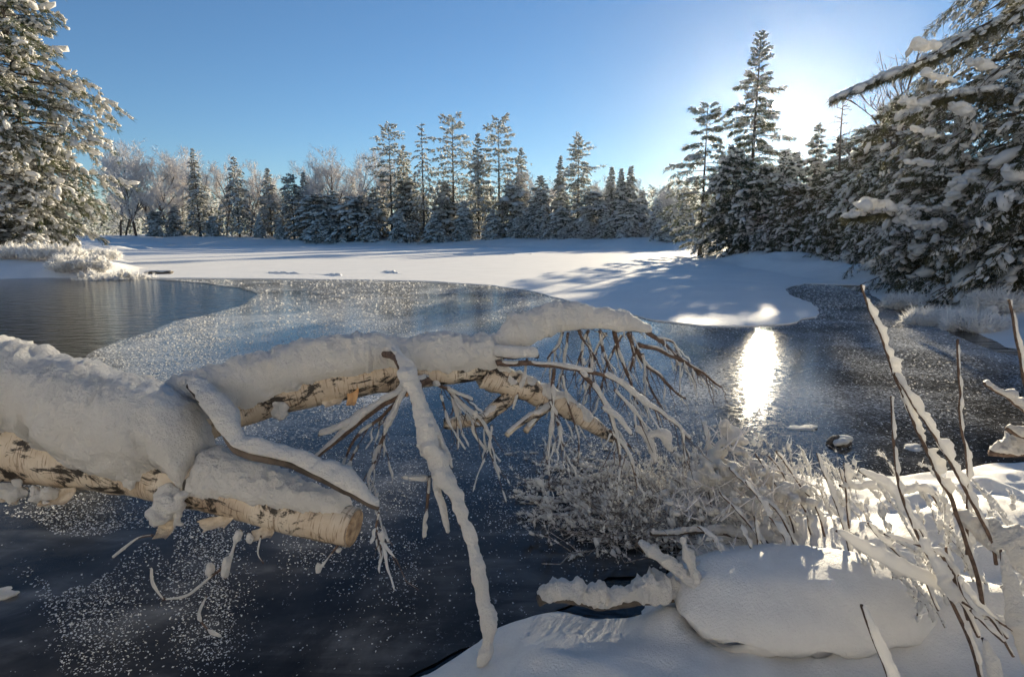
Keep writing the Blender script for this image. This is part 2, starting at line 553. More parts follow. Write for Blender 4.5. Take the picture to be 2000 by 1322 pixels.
# near bank, fine
nx, ny = 300, 310
X, Y = np.meshgrid(np.linspace(NB[0], NB[1], nx), np.linspace(NB[2], NB[3], ny))
Z, D = ground(X, Y)
P = np.stack((X, Y, X * 0), -1)
land = sstep(0.0, 0.25, D)
edge = sstep(0, 0.6, np.minimum(np.minimum(X - NB[0], NB[1] - X), np.minimum(Y - NB[2], NB[3] - Y)))
lum = np.zeros_like(X)
def hump(u, v, z, rx, ry, hh, rot=0):
    c = at_z(u, v, z)
    dx, dy = X - c[0], Y - c[1]
    cx, sx = math.cos(rot), math.sin(rot)
    a, b = (dx * cx + dy * sx) / rx, (-dx * sx + dy * cx) / ry
    return hh * np.exp(-(a * a + b * b))
for h in [(1980, 960, .3, .45, .25, .16), (1850, 985, .25, .3, .14, .10), (1960, 1010, .3, .22, .14, .1), (1700, 1030, .2, .35, .2, .09), (1560, 1010, .2, .3, .25, .12),
          (1480, 960, .15, .22, .25, .14), (1420, 1060, .1, .18, .14, .10), (1900, 1310, .3, .5, .12, .10), (1130, 1290, .1, .35, .16, .05), (1300, 1190, .1, .12, .14, .07),
          (1960, 1130, .3, .25, .2, .10), (1760, 1150, .2, .32, .2, .12), (1600, 1090, .15, .35, .12, .06), (1480, 1120, .15, .25, .1, .06), (1640, 960, .15, .14, .08, .08), (1790, 955, .15, .22, .07, .07), (1930, 925, .2, .25, .1, .1)]:
    lum = lum + 0.85 * hump(*h)
Z = Z + edge * (land * (0.035 * fbm(P, 2.2, 3, 21) + 0.012 * fbm(P, 9, 2, 22)) + sstep(0.0, 0.12, D) * lum)
mb = MB()
mb.add(np.stack((X, Y, Z), -1), None, grid_faces(ny, nx, False))
tag(mb.build('snow_bank', M_SNOWSOFT), 'deep snow on the near bank beside the camera', kind='structure')
NBX, NBY, NBZ = X, Y, Z
def bank_z(x, y):
    i = int(np.clip(round((y - NB[2]) / (NB[3] - NB[2]) * (ny - 1)), 0, ny - 1)); j = int(np.clip(round((x - NB[0]) / (NB[1] - NB[0]) * (nx - 1)), 0, nx - 1))
    return float(NBZ[i, j])

# water, thin ice, snow covered ice
def sheet(name, poly, z, mat, label, thick=0.0, wob=0.0, kind='structure', step=None):
    poly = np.array(poly, float)
    if wob:
        out = []
        for i in range(len(poly)):
            a, b = poly[i], poly[(i + 1) % len(poly)]
            L = np.linalg.norm(b - a); dist = 0.5 * (np.linalg.norm(a) + np.linalg.norm(b))
            n = int(np.clip(L / (0.02 * dist), 1, 24))
            for k in range(n):
                q = a + (b - a) * k / n
                nz = fbm(np.array([[q[0], q[1], 3.1]]), 12.0 / max(dist, 2), 4, 31)[0]
                nz2 = fbm(np.array([[q[0], q[1], 9.1]]), 12.0 / max(dist, 2), 4, 37)[0]
                out.append(q + np.array((nz, nz2)) * wob * dist)
        poly = np.array(out)
    v3 = [Vector((p[0], p[1], 0)) for p in poly]
    tri = geometry.tessellate_polygon([v3])
    n = len(poly)
    top = np.column_stack((poly, np.full(n, z)))
    mb = MB()
    T = []
    for a, b, c in tri:
        cr = (poly[b][0] - poly[a][0]) * (poly[c][1] - poly[a][1]) - (poly[b][1] - poly[a][1]) * (poly[c][0] - poly[a][0])
        T.append((a, b, c) if cr > 0 else (a, c, b))
    mb.add(top, T)
    if thick:
        bot = top.copy(); bot[:, 2] -= thick
        j = np.arange(n); j2 = (j + 1) % n
        mb.add(np.concatenate((top, bot)), None, np.stack((j, j + n, j2 + n, j2), -1))
    return tag(mb.build(name, mat, smooth=False), label, kind=kind)

sheet('pond_water', [(-160, -3), (160, -3), (160, 190), (-160, 190)], 0.0, M_WATER, 'dark open water of the pond')
ICE_EDGE = zpts([(130, 745), (175, 690), (235, 665), (300, 648), (345, 628), (420, 612), (478, 596), (505, 574), (470, 562), (400, 553), (330, 548), (285, 545)])
ICE = [(-2.6, 4.6)] + ICE_EDGE + zpts([(300, 520), (300, 500), (700, 486), (1300, 490), (1480, 535), (1600, 552), (1690, 570)]) + zpts([(1742, 606), (1850, 648), (1950, 690), (2400, 760), (2400, 905), (1900, 930), (1500, 960), (1300, 1120), (1190, 1130), (1120, 1180), (1000, 1235), (900, 1270), (760, 1345)]) + [(-1.5, 0.9), (-3.4, 0.9), (-3.6, 4.0)]
sheet('thin_ice', ICE, 0.008, M_ICE, 'thin dark ice with frost flowers on the pond', 0.003, wob=0.006)

SNOW_EDGE = [(250, 541), (330, 543), (480, 543), (620, 545), (760, 547), (870, 551), (960, 557), (1030, 566), (1085, 580), (1135, 596), (1200, 605), (1280, 626), (1370, 634), (1470, 635), (1560, 628), (1605, 612), (1590, 596), (1555, 580), (1535, 565), (1570, 553), (1640, 556)]
SNOW_ICE = zpts(SNOW_EDGE, 0.03) + zpts([(1720, 560), (1500, 480.5), (1300, 477), (250, 474), (200, 484), (180, 500), (200, 515)])
def snow_ice_mat():
    m = snow_mat('snow_on_ice', 5, 0.03)
    return m
sheet('snow_covered_ice', SNOW_ICE, 0.032, snow_ice_mat(), 'level snow lying on the frozen far half of the pond', 0.024, wob=0.009)
ICE_POLY = np.array(ICE); SNOW_POLY = np.array(SNOW_ICE)

# frost flowers on the ice
def frost():
    n = 420000
    u = RNG.uniform(-60, 2060, n); v = 548 + (1322 - 548) * RNG.random(n) ** 1.15
    xc, yc = (u - 1000) / FPX, (661 - v) / FPX
    d = -CAM_H / (yc * CP - SP)
    X, Y = xc * d, (CP + yc * SP) * d
    dist = np.hypot(X, Y)
    P3 = np.stack((X, Y, X * 0), -1)
    ok = (sdf(X, Y, ICE_POLY) < -0.05) & (sdf(X, Y, SNOW_POLY) > 0) & (ground(X, Y)[1] < 0)
    cl = fbm(P3 / np.maximum(dist, 1)[:, None], 14, 3, 51) + 0.6 * fbm(P3, 3.0, 3, 52)
    # clear lead of dark ice near the bank, as in the photograph: below a line the flakes thin out
    line = np.interp(u, [-60, 0, 80, 250, 360, 480, 620, 760, 900, 1020, 1150, 1300, 2060], [985, 1000, 1150, 1200, 1190, 1180, 1120, 1065, 1010, 960, 985, 1000, 1000])
    line = line + 75 * cl
    dark = (u < 340) & (v > 1015 + 0.05 * u + 30 * cl) & (v < 1120 - 0.10 * u + 60 * cl)
    p = 1 / (1 + np.exp((v - line) / 42)) * 0.95 + 0.02
    p = np.where(dark, 0.015, p)
    p = p * np.clip(0.62 + 0.5 * cl, 0.08, 1) * (0.55 + 0.45 * sstep(900, 700, v))
    right = sstep(1250, 1420, u) * (v > 600)
    p = p * (1 - 0.86 * right)
    sd = sdf(X, Y, SNOW_POLY)
    p = np.maximum(p, 0.85 * np.exp(-np.clip(sd, 0, 50) / 0.5) * np.clip(0.5 + 0.5 * cl, 0, 1))
    p = np.where((np.abs(sdf(X, Y, np.array(ICE_EDGE + [(-2.6, 4.6)]))) < 0.25) & (u > 100) & (u < 520), 0.7, p)
    ok &= RNG.random(n) < p
    X, Y, dist = X[ok], Y[ok], dist[ok]
    m = len(X)
    s = (0.0038 + 0.0021 * dist) * np.clip(np.exp(RNG.normal(0, 0.6, m)), 0, 1.9) * (0.36 + 0.18 * sstep(6, 14, dist))
    P = np.stack((X, Y, np.full(m, 0.0085)), -1)
    mb = MB()
    a = RNG.uniform(0, 2 * math.pi, m)
    dx = np.stack((np.cos(a), np.sin(a), a * 0), -1); dy = np.stack((-np.sin(a), np.cos(a), a * 0), -1)
    up = np.array((0, 0, 1.0))
    tl = RNG.uniform(0.1, 0.8, m)[:, None]
    S = s[:, None]
    asp = RNG.uniform(0.35, 0.9, m)[:, None]
    V = np.stack((P - dx * S, P + dy * S * asp * 0.8 + up * S * 0.15, P + dx * S * 0.9 + up * S * tl * 0.7, P - dy * S * asp + up * S * tl), 1)
    mb.add(V.reshape(-1, 3), None, np.arange(m * 4).reshape(-1, 4))
    tag(mb.build('frost_flowers', M_FLAKE, smooth=False), 'white frost flakes scattered over the dark ice', kind='stuff')
frost()

# ------------------------------------------------------------------ haze: frosty air over pond and woods
def haze():
    mb = MB(); a = 1700.0
    V = [(x, y, z) for z in (-1.6, 46) for x in (-a, a) for y in (-a, a)]
    mb.add(V, None, [(0, 1, 3, 2), (4, 6, 7, 5), (0, 4, 5, 1), (2, 3, 7, 6), (0, 2, 6, 4), (1, 5, 7, 3)])
    m = bpy.data.materials.new('frosty_air'); m.use_nodes = True
    t = m.node_tree; t.nodes.clear()
    v = t.nodes.new('ShaderNodeVolumePrincipled'); o = t.nodes.new('ShaderNodeOutputMaterial')
    v.inputs['Color'].default_value = (0.95, 0.95, 0.95, 1); v.inputs['Density'].default_value = HAZE; v.inputs['Anisotropy'].default_value = 0.86
    t.links.new(v.outputs[0], o.inputs['Volume'])
    tag(mb.build('haze', m, smooth=False), 'thin frosty haze over the pond', kind='stuff')
HAZE = 0.000045
if HAZE: haze()

# ------------------------------------------------------------------ trees
def mass(mb, parent):
    o = mb.build('snow_load', M_SNOWC, parent, origin=(0, 0, 0))
    o['kind'] = 'stuff'
    return o

PROFILE = {
    'spruce': lambda t: (1 - t) ** 0.85 * (0.55 + 0.45 * np.clip(t / 0.15, 0, 1)) + 0.03,
    'column': lambda t: np.clip((1 - t) ** 0.55, 0, 1) * (0.7 + 0.3 * np.clip(t / 0.2, 0, 1)) + 0.03,
    'pine': lambda t: np.clip(np.sin(np.clip((t - 0.05) / 0.95, 0, 1) * math.pi * 0.93 + 0.12), 0, 1) ** 0.7 * (1.05 - 0.45 * t) + 0.08,
    'openpine': lambda t: (1 - t) ** 0.7 * (0.8 + 0.35 * np.sin(t * 31)) + 0.09,
    'dome': lambda t: np.sqrt(np.clip(1 - t ** 2.2, 0, 1)) * 0.95 + 0.05,
}

def conifer_geo(H, Rr, prof, nb=70, ntw=8, nc=2, k=5, t0=0.08, rise=0.15, droop=0.35, needle=0.3, nwid=0.03, snow=0.5, sblob=0.16, sub=1,
                seed=1, whorl=0, fl=0.38, lean=(0, 0), flat=0.7, spread=0.6, sn_amp=0.3, hang=0.2, up_top=0.8, azr=None, limb=1.0, s0=0.16, lvar=0.3, fr=0.25, nsn=1, iso=False):
    rng = np.random.default_rng(seed)
    t = t0 + (1 - t0) * (np.arange(nb) + rng.random(nb)) / nb
    t = t ** 1.08
    if whorl:
        t = (np.floor(t * whorl) + 0.3 * rng.random(nb)) / whorl
        t = np.clip(t, t0 * 0.7, 0.995)
    az = np.arange(nb) * 2.39996 + rng.normal(0, 0.35, nb)
    if azr is not None:
        az = rng.uniform(azr[0], azr[1], nb)
    L = Rr * PROFILE[prof](t) * rng.uniform(1 - lvar, 1.17, nb)
    out = np.stack((np.cos(az), np.sin(az), az * 0), -1)
    rs = rise + up_top * np.clip((t - 0.75) / 0.25, 0, 1) + rng.normal(0, 0.07, nb)
    dr = droop * rng.uniform(0.7, 1.3, nb) * np.clip(1.15 - t * 0.6, 0, 1.2)
    lean = np.array((lean[0], lean[1], 0.0))
    def trunk(tt):
        return np.stack((lean[0] * tt ** 1.5, lean[1] * tt ** 1.5, H * tt), -1)
    base = trunk(t)
    def br(s):     # s (nb, m) -> points (nb, m, 3)
        hz = L[:, None] * s
        zz = L[:, None] * (rs[:, None] * s - dr[:, None] * s ** 2.0)
        return base[:, None] + out[:, None] * hz[..., None] + np.stack((zz * 0, zz * 0, zz), -1)
    s = np.linspace(s0, 1.0, ntw)[None] + rng.uniform(-0.5, 0.5, (nb, ntw)) * (0.8 / ntw)
    s = np.clip(s, 0.1, 1.02)
    B = br(s)
    tan = norm(br(s + 0.02) - B)
    sidev = norm(np.cross(tan, np.array((0, 0, 1.0))))
    sg = np.where((np.arange(ntw)[None] + rng.integers(0, 2, (nb, 1))) % 2 == 0, 1.0, -1.0)
    sg = sg * np.where(s > 0.93, 0.15, 1.0)
    tl = (L[:, None] * fl * (1.12 - 0.62 * s) + 0.02 * H * 0.2) * rng.uniform(0.7, 1.25, s.shape)
    td = norm(tan * 0.75 + sidev * sg[..., None] * 0.95 + rng.normal(0, 0.13, B.shape) + np.array((0, 0, -hang)))
    q = (np.arange(nc) + 0.5)[None, None] / nc + rng.uniform(-0.4, 0.4, (nb, ntw, nc)) / nc
    C = B[:, :, None] + td[:, :, None] * (tl[..., None] * q)[..., None]
    C[..., 2] -= hang * 0.4 * tl[..., None] * q ** 2
    D = np.broadcast_to(td[:, :, None], C.shape)
    C, D = C.reshape(-1, 3), D.reshape(-1, 3)
    # also clumps along the branch itself
    crown = MB()
    ntr = 9
    tp = np.linspace(0, 1, ntr)
    TP = trunk(tp)
    trunkmb = MB()
    tube(trunkmb, TP, np.maximum(H * 0.013 * (1 - tp * 0.93) * (1 + 0.35 * np.exp(-tp * 18)), 0.012), 7 if sub < 2 else 10, 0)
    for i in range(nb):
        if L[i] > 0.12 * Rr:
            pts = br(np.linspace(0, 1, 5)[None].repeat(nb, 0)[i:i + 1].repeat(nb, 0))[i] if False else base[i] + np.outer(np.linspace(0, 1, 5), out[i]) * L[i] + np.outer(L[i] * (rs[i] * np.linspace(0, 1, 5) - dr[i] * np.linspace(0, 1, 5) ** 2), (0, 0, 1))
            tube(crown, pts, limb * np.linspace(0.010 + 0.012 * L[i], 0.005, 5), 3, 1)
    sz = rng.uniform(0.7, 1.3, len(C)) * np.repeat(np.clip(L / (0.4 * Rr), 0.3, 1.0), ntw * nc)
    tube(crown, trunk(np.linspace(0.9, 1.012, 4)), np.linspace(0.004, 0.002, 4) * H, 3, 0)
    kf = int(round(k * fr))
    blades(crown, C + D * needle * 0.1, D, needle * sz, nwid, k - kf, spread, 0.15, 0, rng)
    if kf: blades(crown, C + D * needle * 0.1 + np.array((0, 0, needle * 0.12)), D, needle * sz * 0.85, nwid, kf, spread, 0.0, 2, rng)
    sn = MB()
    load = np.clip(rng.normal(1.0, 0.45, nb), 0.15, 2.2)[:, None, None] * np.clip(rng.normal(1, 0.5, (nb, ntw)), 0.1, 2.2)[:, :, None] * np.ones((1, 1, nc))
    keep = np.repeat(rng.random(len(C)) < snow * load.ravel(), nsn) if nsn > 1 else rng.random(len(C)) < snow * load.ravel()
    if nsn > 1:
        C = np.repeat(C, nsn, 0) + rng.normal(0, sblob * 0.8, (len(C) * nsn, 3)) * np.array((1, 1, 0.35)); D = np.repeat(D, nsn, 0)
    Pc, Dc, zc = C[keep], D[keep], np.exp(rng.normal(0, sn_amp, keep.sum())) * (np.repeat(sz / 1.0, nsn)[keep] if nsn > 1 else sz[keep]) ** 0.6
    if iso: Dc = Dc + rng.normal(0, 0.35, Dc.shape)
    sc = np.stack((sblob * (1.9 if iso else 1.5) * zc, sblob * 0.95 * zc, sblob * flat * zc), -1)
    blobs(sn, Pc + np.array((0, 0, 1.0)) * (sblob * 0.45 * zc)[:, None] + Dc * (needle * 0.35), Dc, sc, sub, 0.28 if sub < 2 else 0.55, 0, rng)
    return trunkmb, crown, sn

def place_tree(name, label, u, v, Y, Rr, prof, mat, group, **kw):
    x, zt = top_at(u, v, Y)
    zb = gz(x, Y) - 0.05
    H = zt - zb
    t, c, s = conifer_geo(H, Rr, prof, **kw)
    o = empty(name, (x, Y, zb), label, 'tree', group)
    z0 = (0, 0, 0)
    t.build('trunk', M_BARK, o, origin=z0)
    cr = c.build('crown', [mat, M_BARK, M_HOAR], o, origin=z0, smooth=False)
    mass(s, cr)
    return o

def copy_tree(o, loc, scale, rz, label, group=None):
    c = o.copy(); COL.objects.link(c)
    c.location = loc; c.scale = scale; c.rotation_euler = (0, 0, rz)
    c['label'] = label
    if group: c['group'] = group
    for ch in o.children:
        d = ch.copy(); COL.objects.link(d); d.parent = c
        for g in ch.children:
            e = g.copy(); COL.objects.link(e); e.parent = d
    return c

G_FAR = 'evergreens along the far shore'
FARS = dict(nb=100, ntw=9, nc=2, k=7, needle=0.6, nwid=0.062, sblob=0.2, snow=0.45, fr=0.36, lvar=0.5)
def far(u, v, Y, hw, prof, mat, label, seed, name='spruce_tree', **kw):
    a = dict(FARS); a.update(kw)
    return place_tree(name, label, u, v, Y, 1.22 * hw / FPX * Y, prof, mat, G_FAR, seed=seed, **a)

far(376, 292, 146, 26, 'spruce', M_SPRUCE, 'dark slender spruce at far left, tallest dark tree before the frosted hardwoods', 1, snow=0.28, droop=0.5)
far(456, 308, 146, 40, 'spruce', M_SPRUCE, 'broad dark spruce standing right of the slender far left spruce', 2, snow=0.33, droop=0.5)
far(522, 330, 152, 24, 'spruce', M_SPRUCE, 'pale frosted narrow spruce in the gap left of the dense cedar', 3, snow=0.75)
far(567, 342, 147, 30, 'column', M_SPRUCE, 'dense blunt topped cedar at the left end of the main tree group', 4, name='cedar_tree', snow=0.3)
far(592, 337, 152, 18, 'spruce', M_SPRUCE, 'thin pointed spruce top just right of the dense blunt cedar', 5, snow=0.5)
far(759, 249, 144, 42, 'pine', M_PINE, 'ragged tall pine with flat sided top, first tall evergreen of the main group', 6, name='pine_tree', t0=0.3, nb=64, snow=0.4, s0=0.4, lvar=0.6, fl=0.62, k=10, nwid=0.06, rise=0.25, droop=0.2)
far(787, 285, 147, 30, 'spruce', M_SPRUCE, 'dark spruce half hidden behind the ragged tall pine', 26, snow=0.35)
far(823, 243, 138, 52, 'spruce', M_SPRUCE, 'tall open spruce with drooping snowy boughs left of the broad pine', 7, snow=0.4, nb=70, droop=0.55)
far(883, 232, 141, 46, 'pine', M_PINE, 'broad bushy pine, tallest of the far shore', 8, name='pine_tree', t0=0.22, nb=84, snow=0.4, s0=0.4, lvar=0.55, fl=0.62, k=10, nwid=0.06, rise=0.25, droop=0.2)
far(933, 262, 136, 32, 'spruce', M_SPRUCE, 'narrow spruce squeezed between the two broad pines', 9, snow=0.45)
far(974, 236, 138, 46, 'pine', M_PINE, 'broad pine with tufted dark top, right of the narrow spruce', 10, name='pine_tree', t0=0.2, nb=78, snow=0.4, s0=0.4, lvar=0.55, fl=0.62, k=10, nwid=0.06, rise=0.25, droop=0.2)
far(1018, 291, 140, 30, 'spruce', M_SPRUCE, 'pointed spruce rising at the right shoulder of the tufted pine', 11, snow=0.4)
far(1131, 267, 118, 50, 'openpine', M_PINE, 'lone conical pine standing apart right of the main group', 12, name='pine_tree', nb=110, snow=0.28, t0=0.05, droop=0.2)
far(1095, 307, 130, 17, 'spruce', M_SPRUCE, 'pale thin spruce top behind the left side of the lone conical pine', 13, snow=0.7)
far(1056, 345, 124, 34, 'spruce', M_SPRUCE, 'mid height snowy spruce left of the lone conical pine', 14, snow=0.5)
far(1195, 328, 116, 18, 'spruce', M_SPRUCE, 'first of three little spruce tips right of the lone conical pine', 15, snow=0.4)
far(1214, 331, 112, 16, 'spruce', M_SPRUCE, 'dark middle one of three little spruce tips beyond the pond', 16, snow=0.3)
far(1233, 327, 112, 24, 'spruce', M_SPRUCE, 'widest and rightmost of three little spruce tips beyond the pond', 17, snow=0.35)

# low snowy firs along the foot of the far wood: four individuals, then copies
lows = []
for i, (sd, pf, sn, rad) in enumerate([(31, 'spruce', 0.8, 3.0), (32, 'dome', 0.75, 3.2), (33, 'spruce', 0.65, 2.5), (34, 'spruce', 0.7, 2.4)]):
    t, c, s = conifer_geo(8.0, rad, pf, nb=80, ntw=9, nc=2, k=10, fr=0.42, lvar=0.55, needle=0.5, nwid=0.045, sblob=0.2, snow=sn, seed=sd, droop=0.5, t0=0.02)
    lows.append((t.mesh('low_trunk', M_BARK), c.mesh('low_crown', [M_SPRUCE, M_BARK, M_HOAR], False), s.mesh('low_snow', M_SNOWC)))
def low_tree(kind, u, v, Y, label, sx=1.0, name='fir_tree', group='low snowy firs at the foot of the far wood'):
    x, zt = top_at(u, v, Y)
    zb = gz(x, Y) - 0.1
    o = empty(name, (x, Y, zb), label, 'tree', group)
    f = (zt - zb) / 8.0
    o.scale = (f * sx, f * sx, f); o.rotation_euler = (0, 0, random.uniform(0, 6.28))
    ms = lows[kind]
    link('trunk', ms[0], o)
    c = link('crown', ms[1], o); link('snow_load', ms[2], c)['kind'] = 'stuff'
    return o
LOWS = [
 (1, 300, 415, 146, 'low round snowy fir at the left end of the far shore, beside the frosted hardwoods', 1.2),
 (0, 340, 400, 150, 'small fir between the round fir and the slender dark spruce', 1.1),
 (1, 415, 425, 144, 'low snow mound of a fir between the two dark left spruces', 1.3),
 (2, 505, 420, 144, 'small fir just right of the broad dark spruce', 1.0),
 (3, 545, 425, 144, 'small dark fir tucked against the left of the dense cedar', 1.0),
 (1, 612, 385, 143, 'bushy snowy fir next right of the dense blunt cedar', 1.4),
 (0, 650, 375, 146, 'pointed snowy fir below the frosted crown left of the ragged pine', 1.3),
 (1, 690, 388, 142, 'wide snowy fir in front of the frosted hardwood group', 1.5),
 (0, 730, 372, 145, 'snowy fir at the left foot of the ragged tall pine', 1.2),
 (1, 722, 425, 139, 'low snow heaped fir in front row below the ragged pine', 1.3),
 (0, 782, 415, 137, 'little fir plastered with snow at the right foot of the ragged pine', 1.3),
 (1, 800, 360, 146, 'mid size fir behind the skirts of the open spruce', 1.3),
 (0, 848, 420, 132, 'small round fir beneath the open spruce, front row', 1.5),
 (2, 905, 395, 134, 'fir in front of the trunk of the tallest pine', 1.4),
 (1, 912, 435, 131, 'low fir bush under the narrow spruce, front row', 1.3),
 (0, 962, 410, 130, 'white plastered fir in front of the tufted pine', 1.3),
 (1, 1003, 370, 134, 'bulky dark fir at the right foot of the tufted pine', 1.4),
 (0, 1010, 425, 126, 'front row fir with snow skirt below the bulky dark one', 1.4),
 (2, 1065, 415, 122, 'slim fir halfway to the lone conical pine', 1.2),
 (1, 1100, 405, 117, 'low broad fir at the left foot of the lone conical pine', 1.4),
 (0, 1100, 445, 112, 'snow capped fir bush near the ice left of the lone pine', 1.5),
 (1, 1160, 380, 114, 'shaggy fir against the right side of the lone conical pine', 1.4),
 (0, 1185, 410, 108, 'fir below the first little spruce tip', 1.3),
 (1, 1225, 395, 106, 'fir below the widest little spruce tip', 1.4),
 (0, 1255, 375, 108, 'small peaked fir right of the three spruce tips', 1.1),
 (2, 1285, 390, 102, 'thin fir near the right end of the far shore', 1.1),
 (1, 1310, 415, 92, 'low fir left of the sunlit waterside pine', 1.4),
 (0, 1335, 385, 98, 'pale fir seen just behind the left boughs of the sunlit waterside pine', 1.2),
 (1, 640, 430, 139, 'low front row fir bush right of the dense cedar', 1.5),
 (2, 870, 360, 142, 'dark fir behind, between open spruce and tallest pine', 1.4),
 (0, 1040, 400, 128, 'fir behind the slim fir left of the lone pine', 1.3),
 (2, 1145, 430, 110, 'front row fir at the foot of the lone conical pine', 1.4),
]
for k_, u_, v_, Y_, lb_, sx_ in LOWS:
    low_tree(k_, u_, v_, Y_, lb_, sx_)

# frosted bare hardwoods
def hardwood_geo(H, seed, spread=0.35, levels=4, twig=0.05, dense=1.0):
    rng = np.random.default_rng(seed)
    wood = MB(); tw = MB()
    tips = []
    def grow(p, d, l, r, lev):
        n = 4
        pts = [p]
        n = 4 if lev < 3 else 2
        for i in range(n):
            d = norm(d + rng.normal(0, 0.10, 3) + np.array((0, 0, 0.05)))
            pts.append(pts[-1] + d * l / n)
        pts = np.array(pts)
        if lev <= 1:
            tube(wood, pts, np.linspace(r, r * 0.6, n + 1), 5 if lev == 0 else 4, 0)
        else:
            tube(wood, pts, np.linspace(max(r, 0.02), max(r * 0.5, 0.015), n + 1), 3, 1)
        if lev >= levels - 1:
            tips.extend([(q, d) for q in pts[1:]])
        if lev < levels:
            m = int(round((8 if lev == 0 else 4) * dense))
            for j in range(m):
                f = (0.22 + 0.78 * (j + rng.random()) / m) if lev == 0 else (0.25 + 0.75 * (j + rng.random()) / m)
                q = pts[min(n, int(f * n))] * (1 - (f * n) % 1) + pts[min(n, int(f * n) + 1)] * ((f * n) % 1)
                a = rng.uniform(0, 6.28)
                sd = np.array((math.cos(a), math.sin(a), 0.0))
                nd = norm(d + sd * rng.uniform(spread, spread * 2.2) + np.array((0, 0, 0.15)))
                grow(q, nd, l * rng.uniform(0.42, 0.62), r * 0.5, lev + 1)
    grow(np.zeros(3), np.array((0, 0, 1.0)), H * 0.55, H * 0.012, 0)
    P = np.array([a for a, b in tips]); D = np.array([b for a, b in tips])
    blades(tw, P, D, H * 0.05, twig, 2, 0.9, -0.1, 0, rng)
    z = max(P[:, 2].max(), 1)
    return wood, tw, z
hards = []
for i in range(4):
    wd_, tw_, z_ = hardwood_geo(20.0, 60 + i, 0.36 + 0.05 * i, 4, 0.04, 1.1)
    hards.append((wd_.mesh('hard_wood', [M_BARK, M_FROSTWOOD]), tw_.mesh('hard_twigs', M_FROSTWOOD, False), z_))
def hardwood(kind, u, v, Y, label, sx=1.0, name='hardwood_tree', group='frosted bare hardwoods behind the far shore'):
    x, zt = top_at(u, v, Y)
    zb = gz(x, Y) - 0.1
    o = empty(name, (x, Y, zb), label, 'tree', group)
    f = (zt - zb) / hards[kind][2]
    o.scale = (f * sx, f * sx, f); o.rotation_euler = (0, 0, random.uniform(0, 6.28))
    link('trunk', hards[kind][0], o); link('crown', hards[kind][1], o)
    return o
HW = [
 (0, 215, 285, 158, 'frosted hardwood just right of the big snowy left tree', 1.0), (1, 245, 276, 152, 'tall frosted hardwood, second from the big snowy left tree', 1.2), (2, 280, 282, 156, 'frosted hardwood third right of the big snowy tree', 1.1),
 (3, 312, 278, 151, 'rounded frosted hardwood in the middle of the left grove', 1.2), (0, 340, 285, 160, 'frosted hardwood just left of the slender dark spruce', 1.1), (2, 230, 330, 148, 'lower frosted hardwood in front of the left grove', 1.3),
 (1, 290, 340, 148, 'low frosted hardwood at the front of the left grove', 1.4), (3, 400, 312, 156, 'frosted hardwood just behind and right of the slender dark spruce', 1.0), (0, 430, 305, 158, 'frosted hardwood rising behind the broad dark spruce', 1.1),
 (1, 478, 312, 157, 'frosted hardwood right of the tip of the broad dark spruce', 1.1), (2, 505, 345, 152, 'low frosted hardwood left of the pale narrow spruce', 1.2), (3, 540, 365, 156, 'small frosted hardwood left of the dense cedar', 1.2),
 (0, 612, 300, 154, 'frosted hardwood with round head right of the thin spruce top', 1.0), (1, 645, 285, 152, 'tall frosted hardwood at the centre of the middle grove', 1.2), (2, 680, 279, 154, 'tallest frosted hardwood of the middle grove', 1.2), (3, 712, 300, 153, 'frosted hardwood left of the ragged tall pine', 1.1),
 (1, 625, 345, 148, 'low frosted hardwood behind the bushy fir', 1.4), (0, 700, 345, 149, 'low frosted hardwood behind the wide snowy fir', 1.4), (2, 1050, 330, 138, 'frosted hardwood right of the pointed spruce shoulder', 1.2), (3, 1080, 342, 134, 'frosted hardwood behind the mid height snowy spruce', 1.2),
 (0, 1165, 345, 126, 'frosted hardwood right of the lone conical pine', 1.2), (1, 1255, 350, 118, 'frosted hardwood right of the three spruce tips', 1.2), (2, 1290, 362, 114, 'frosted hardwood nearing the sunlit waterside pine', 1.3), (3, 1325, 360, 112, 'frosted hardwood behind the sunlit waterside pine boughs', 1.2), (0, 1205, 360, 120, 'low frosted hardwood between the spruce tips and lone pine', 1.4),
]
for a in HW: hardwood(*a)

# the deep wood beyond: one mass of frosted small trees behind the individuals
def far_wood():
    rng = np.random.default_rng(500)
    C, D, S = [], [], []
    for i in range(500):
        u = rng.uniform(180, 1420) if i < 330 else rng.uniform(-900, 200)
        Y = np.interp(u, [180, 700, 1100, 1420], [160, 158, 138, 112]) + rng.uniform(0, 40)
        x = (u - 1000) / FPX * Y
        zb = gz(x, Y)
        H = rng.uniform(7, 15) * (1.0 if u < 1000 else 0.85)
        n = 125
        t = rng.random(n) ** 0.8
        r = (1 - t) ** 0.7 * H * 0.2 * np.sqrt(rng.random(n))
        a = rng.uniform(0, 6.28, n)
        P = np.stack((x + r * np.cos(a), Y + r * np.sin(a), zb + t * H), -1)
        C.append(P); D.append(np.stack((np.cos(a), np.sin(a), rng.normal(0.1, .4, n)), -1)); S.append(np.full(n, 0.6))
    C, D = np.concatenate(C), np.concatenate(D)
    mb = MB()
    kp = rng.random(len(C))
    blades(mb, C[kp < .45], D[kp < .45], 0.85, 0.10, 4, 0.8, 0.1, 0, rng)
    blades(mb, C[kp > .45], D[kp > .45], 0.85, 0.09, 4, 0.8, 0.0, 1, rng)
    tag(mb.build('far_wood', [M_SPRUCE, M_HOAR], smooth=False), 'dim mass of frosted small trees filling the wood behind the far shore', kind='stuff')
far_wood()

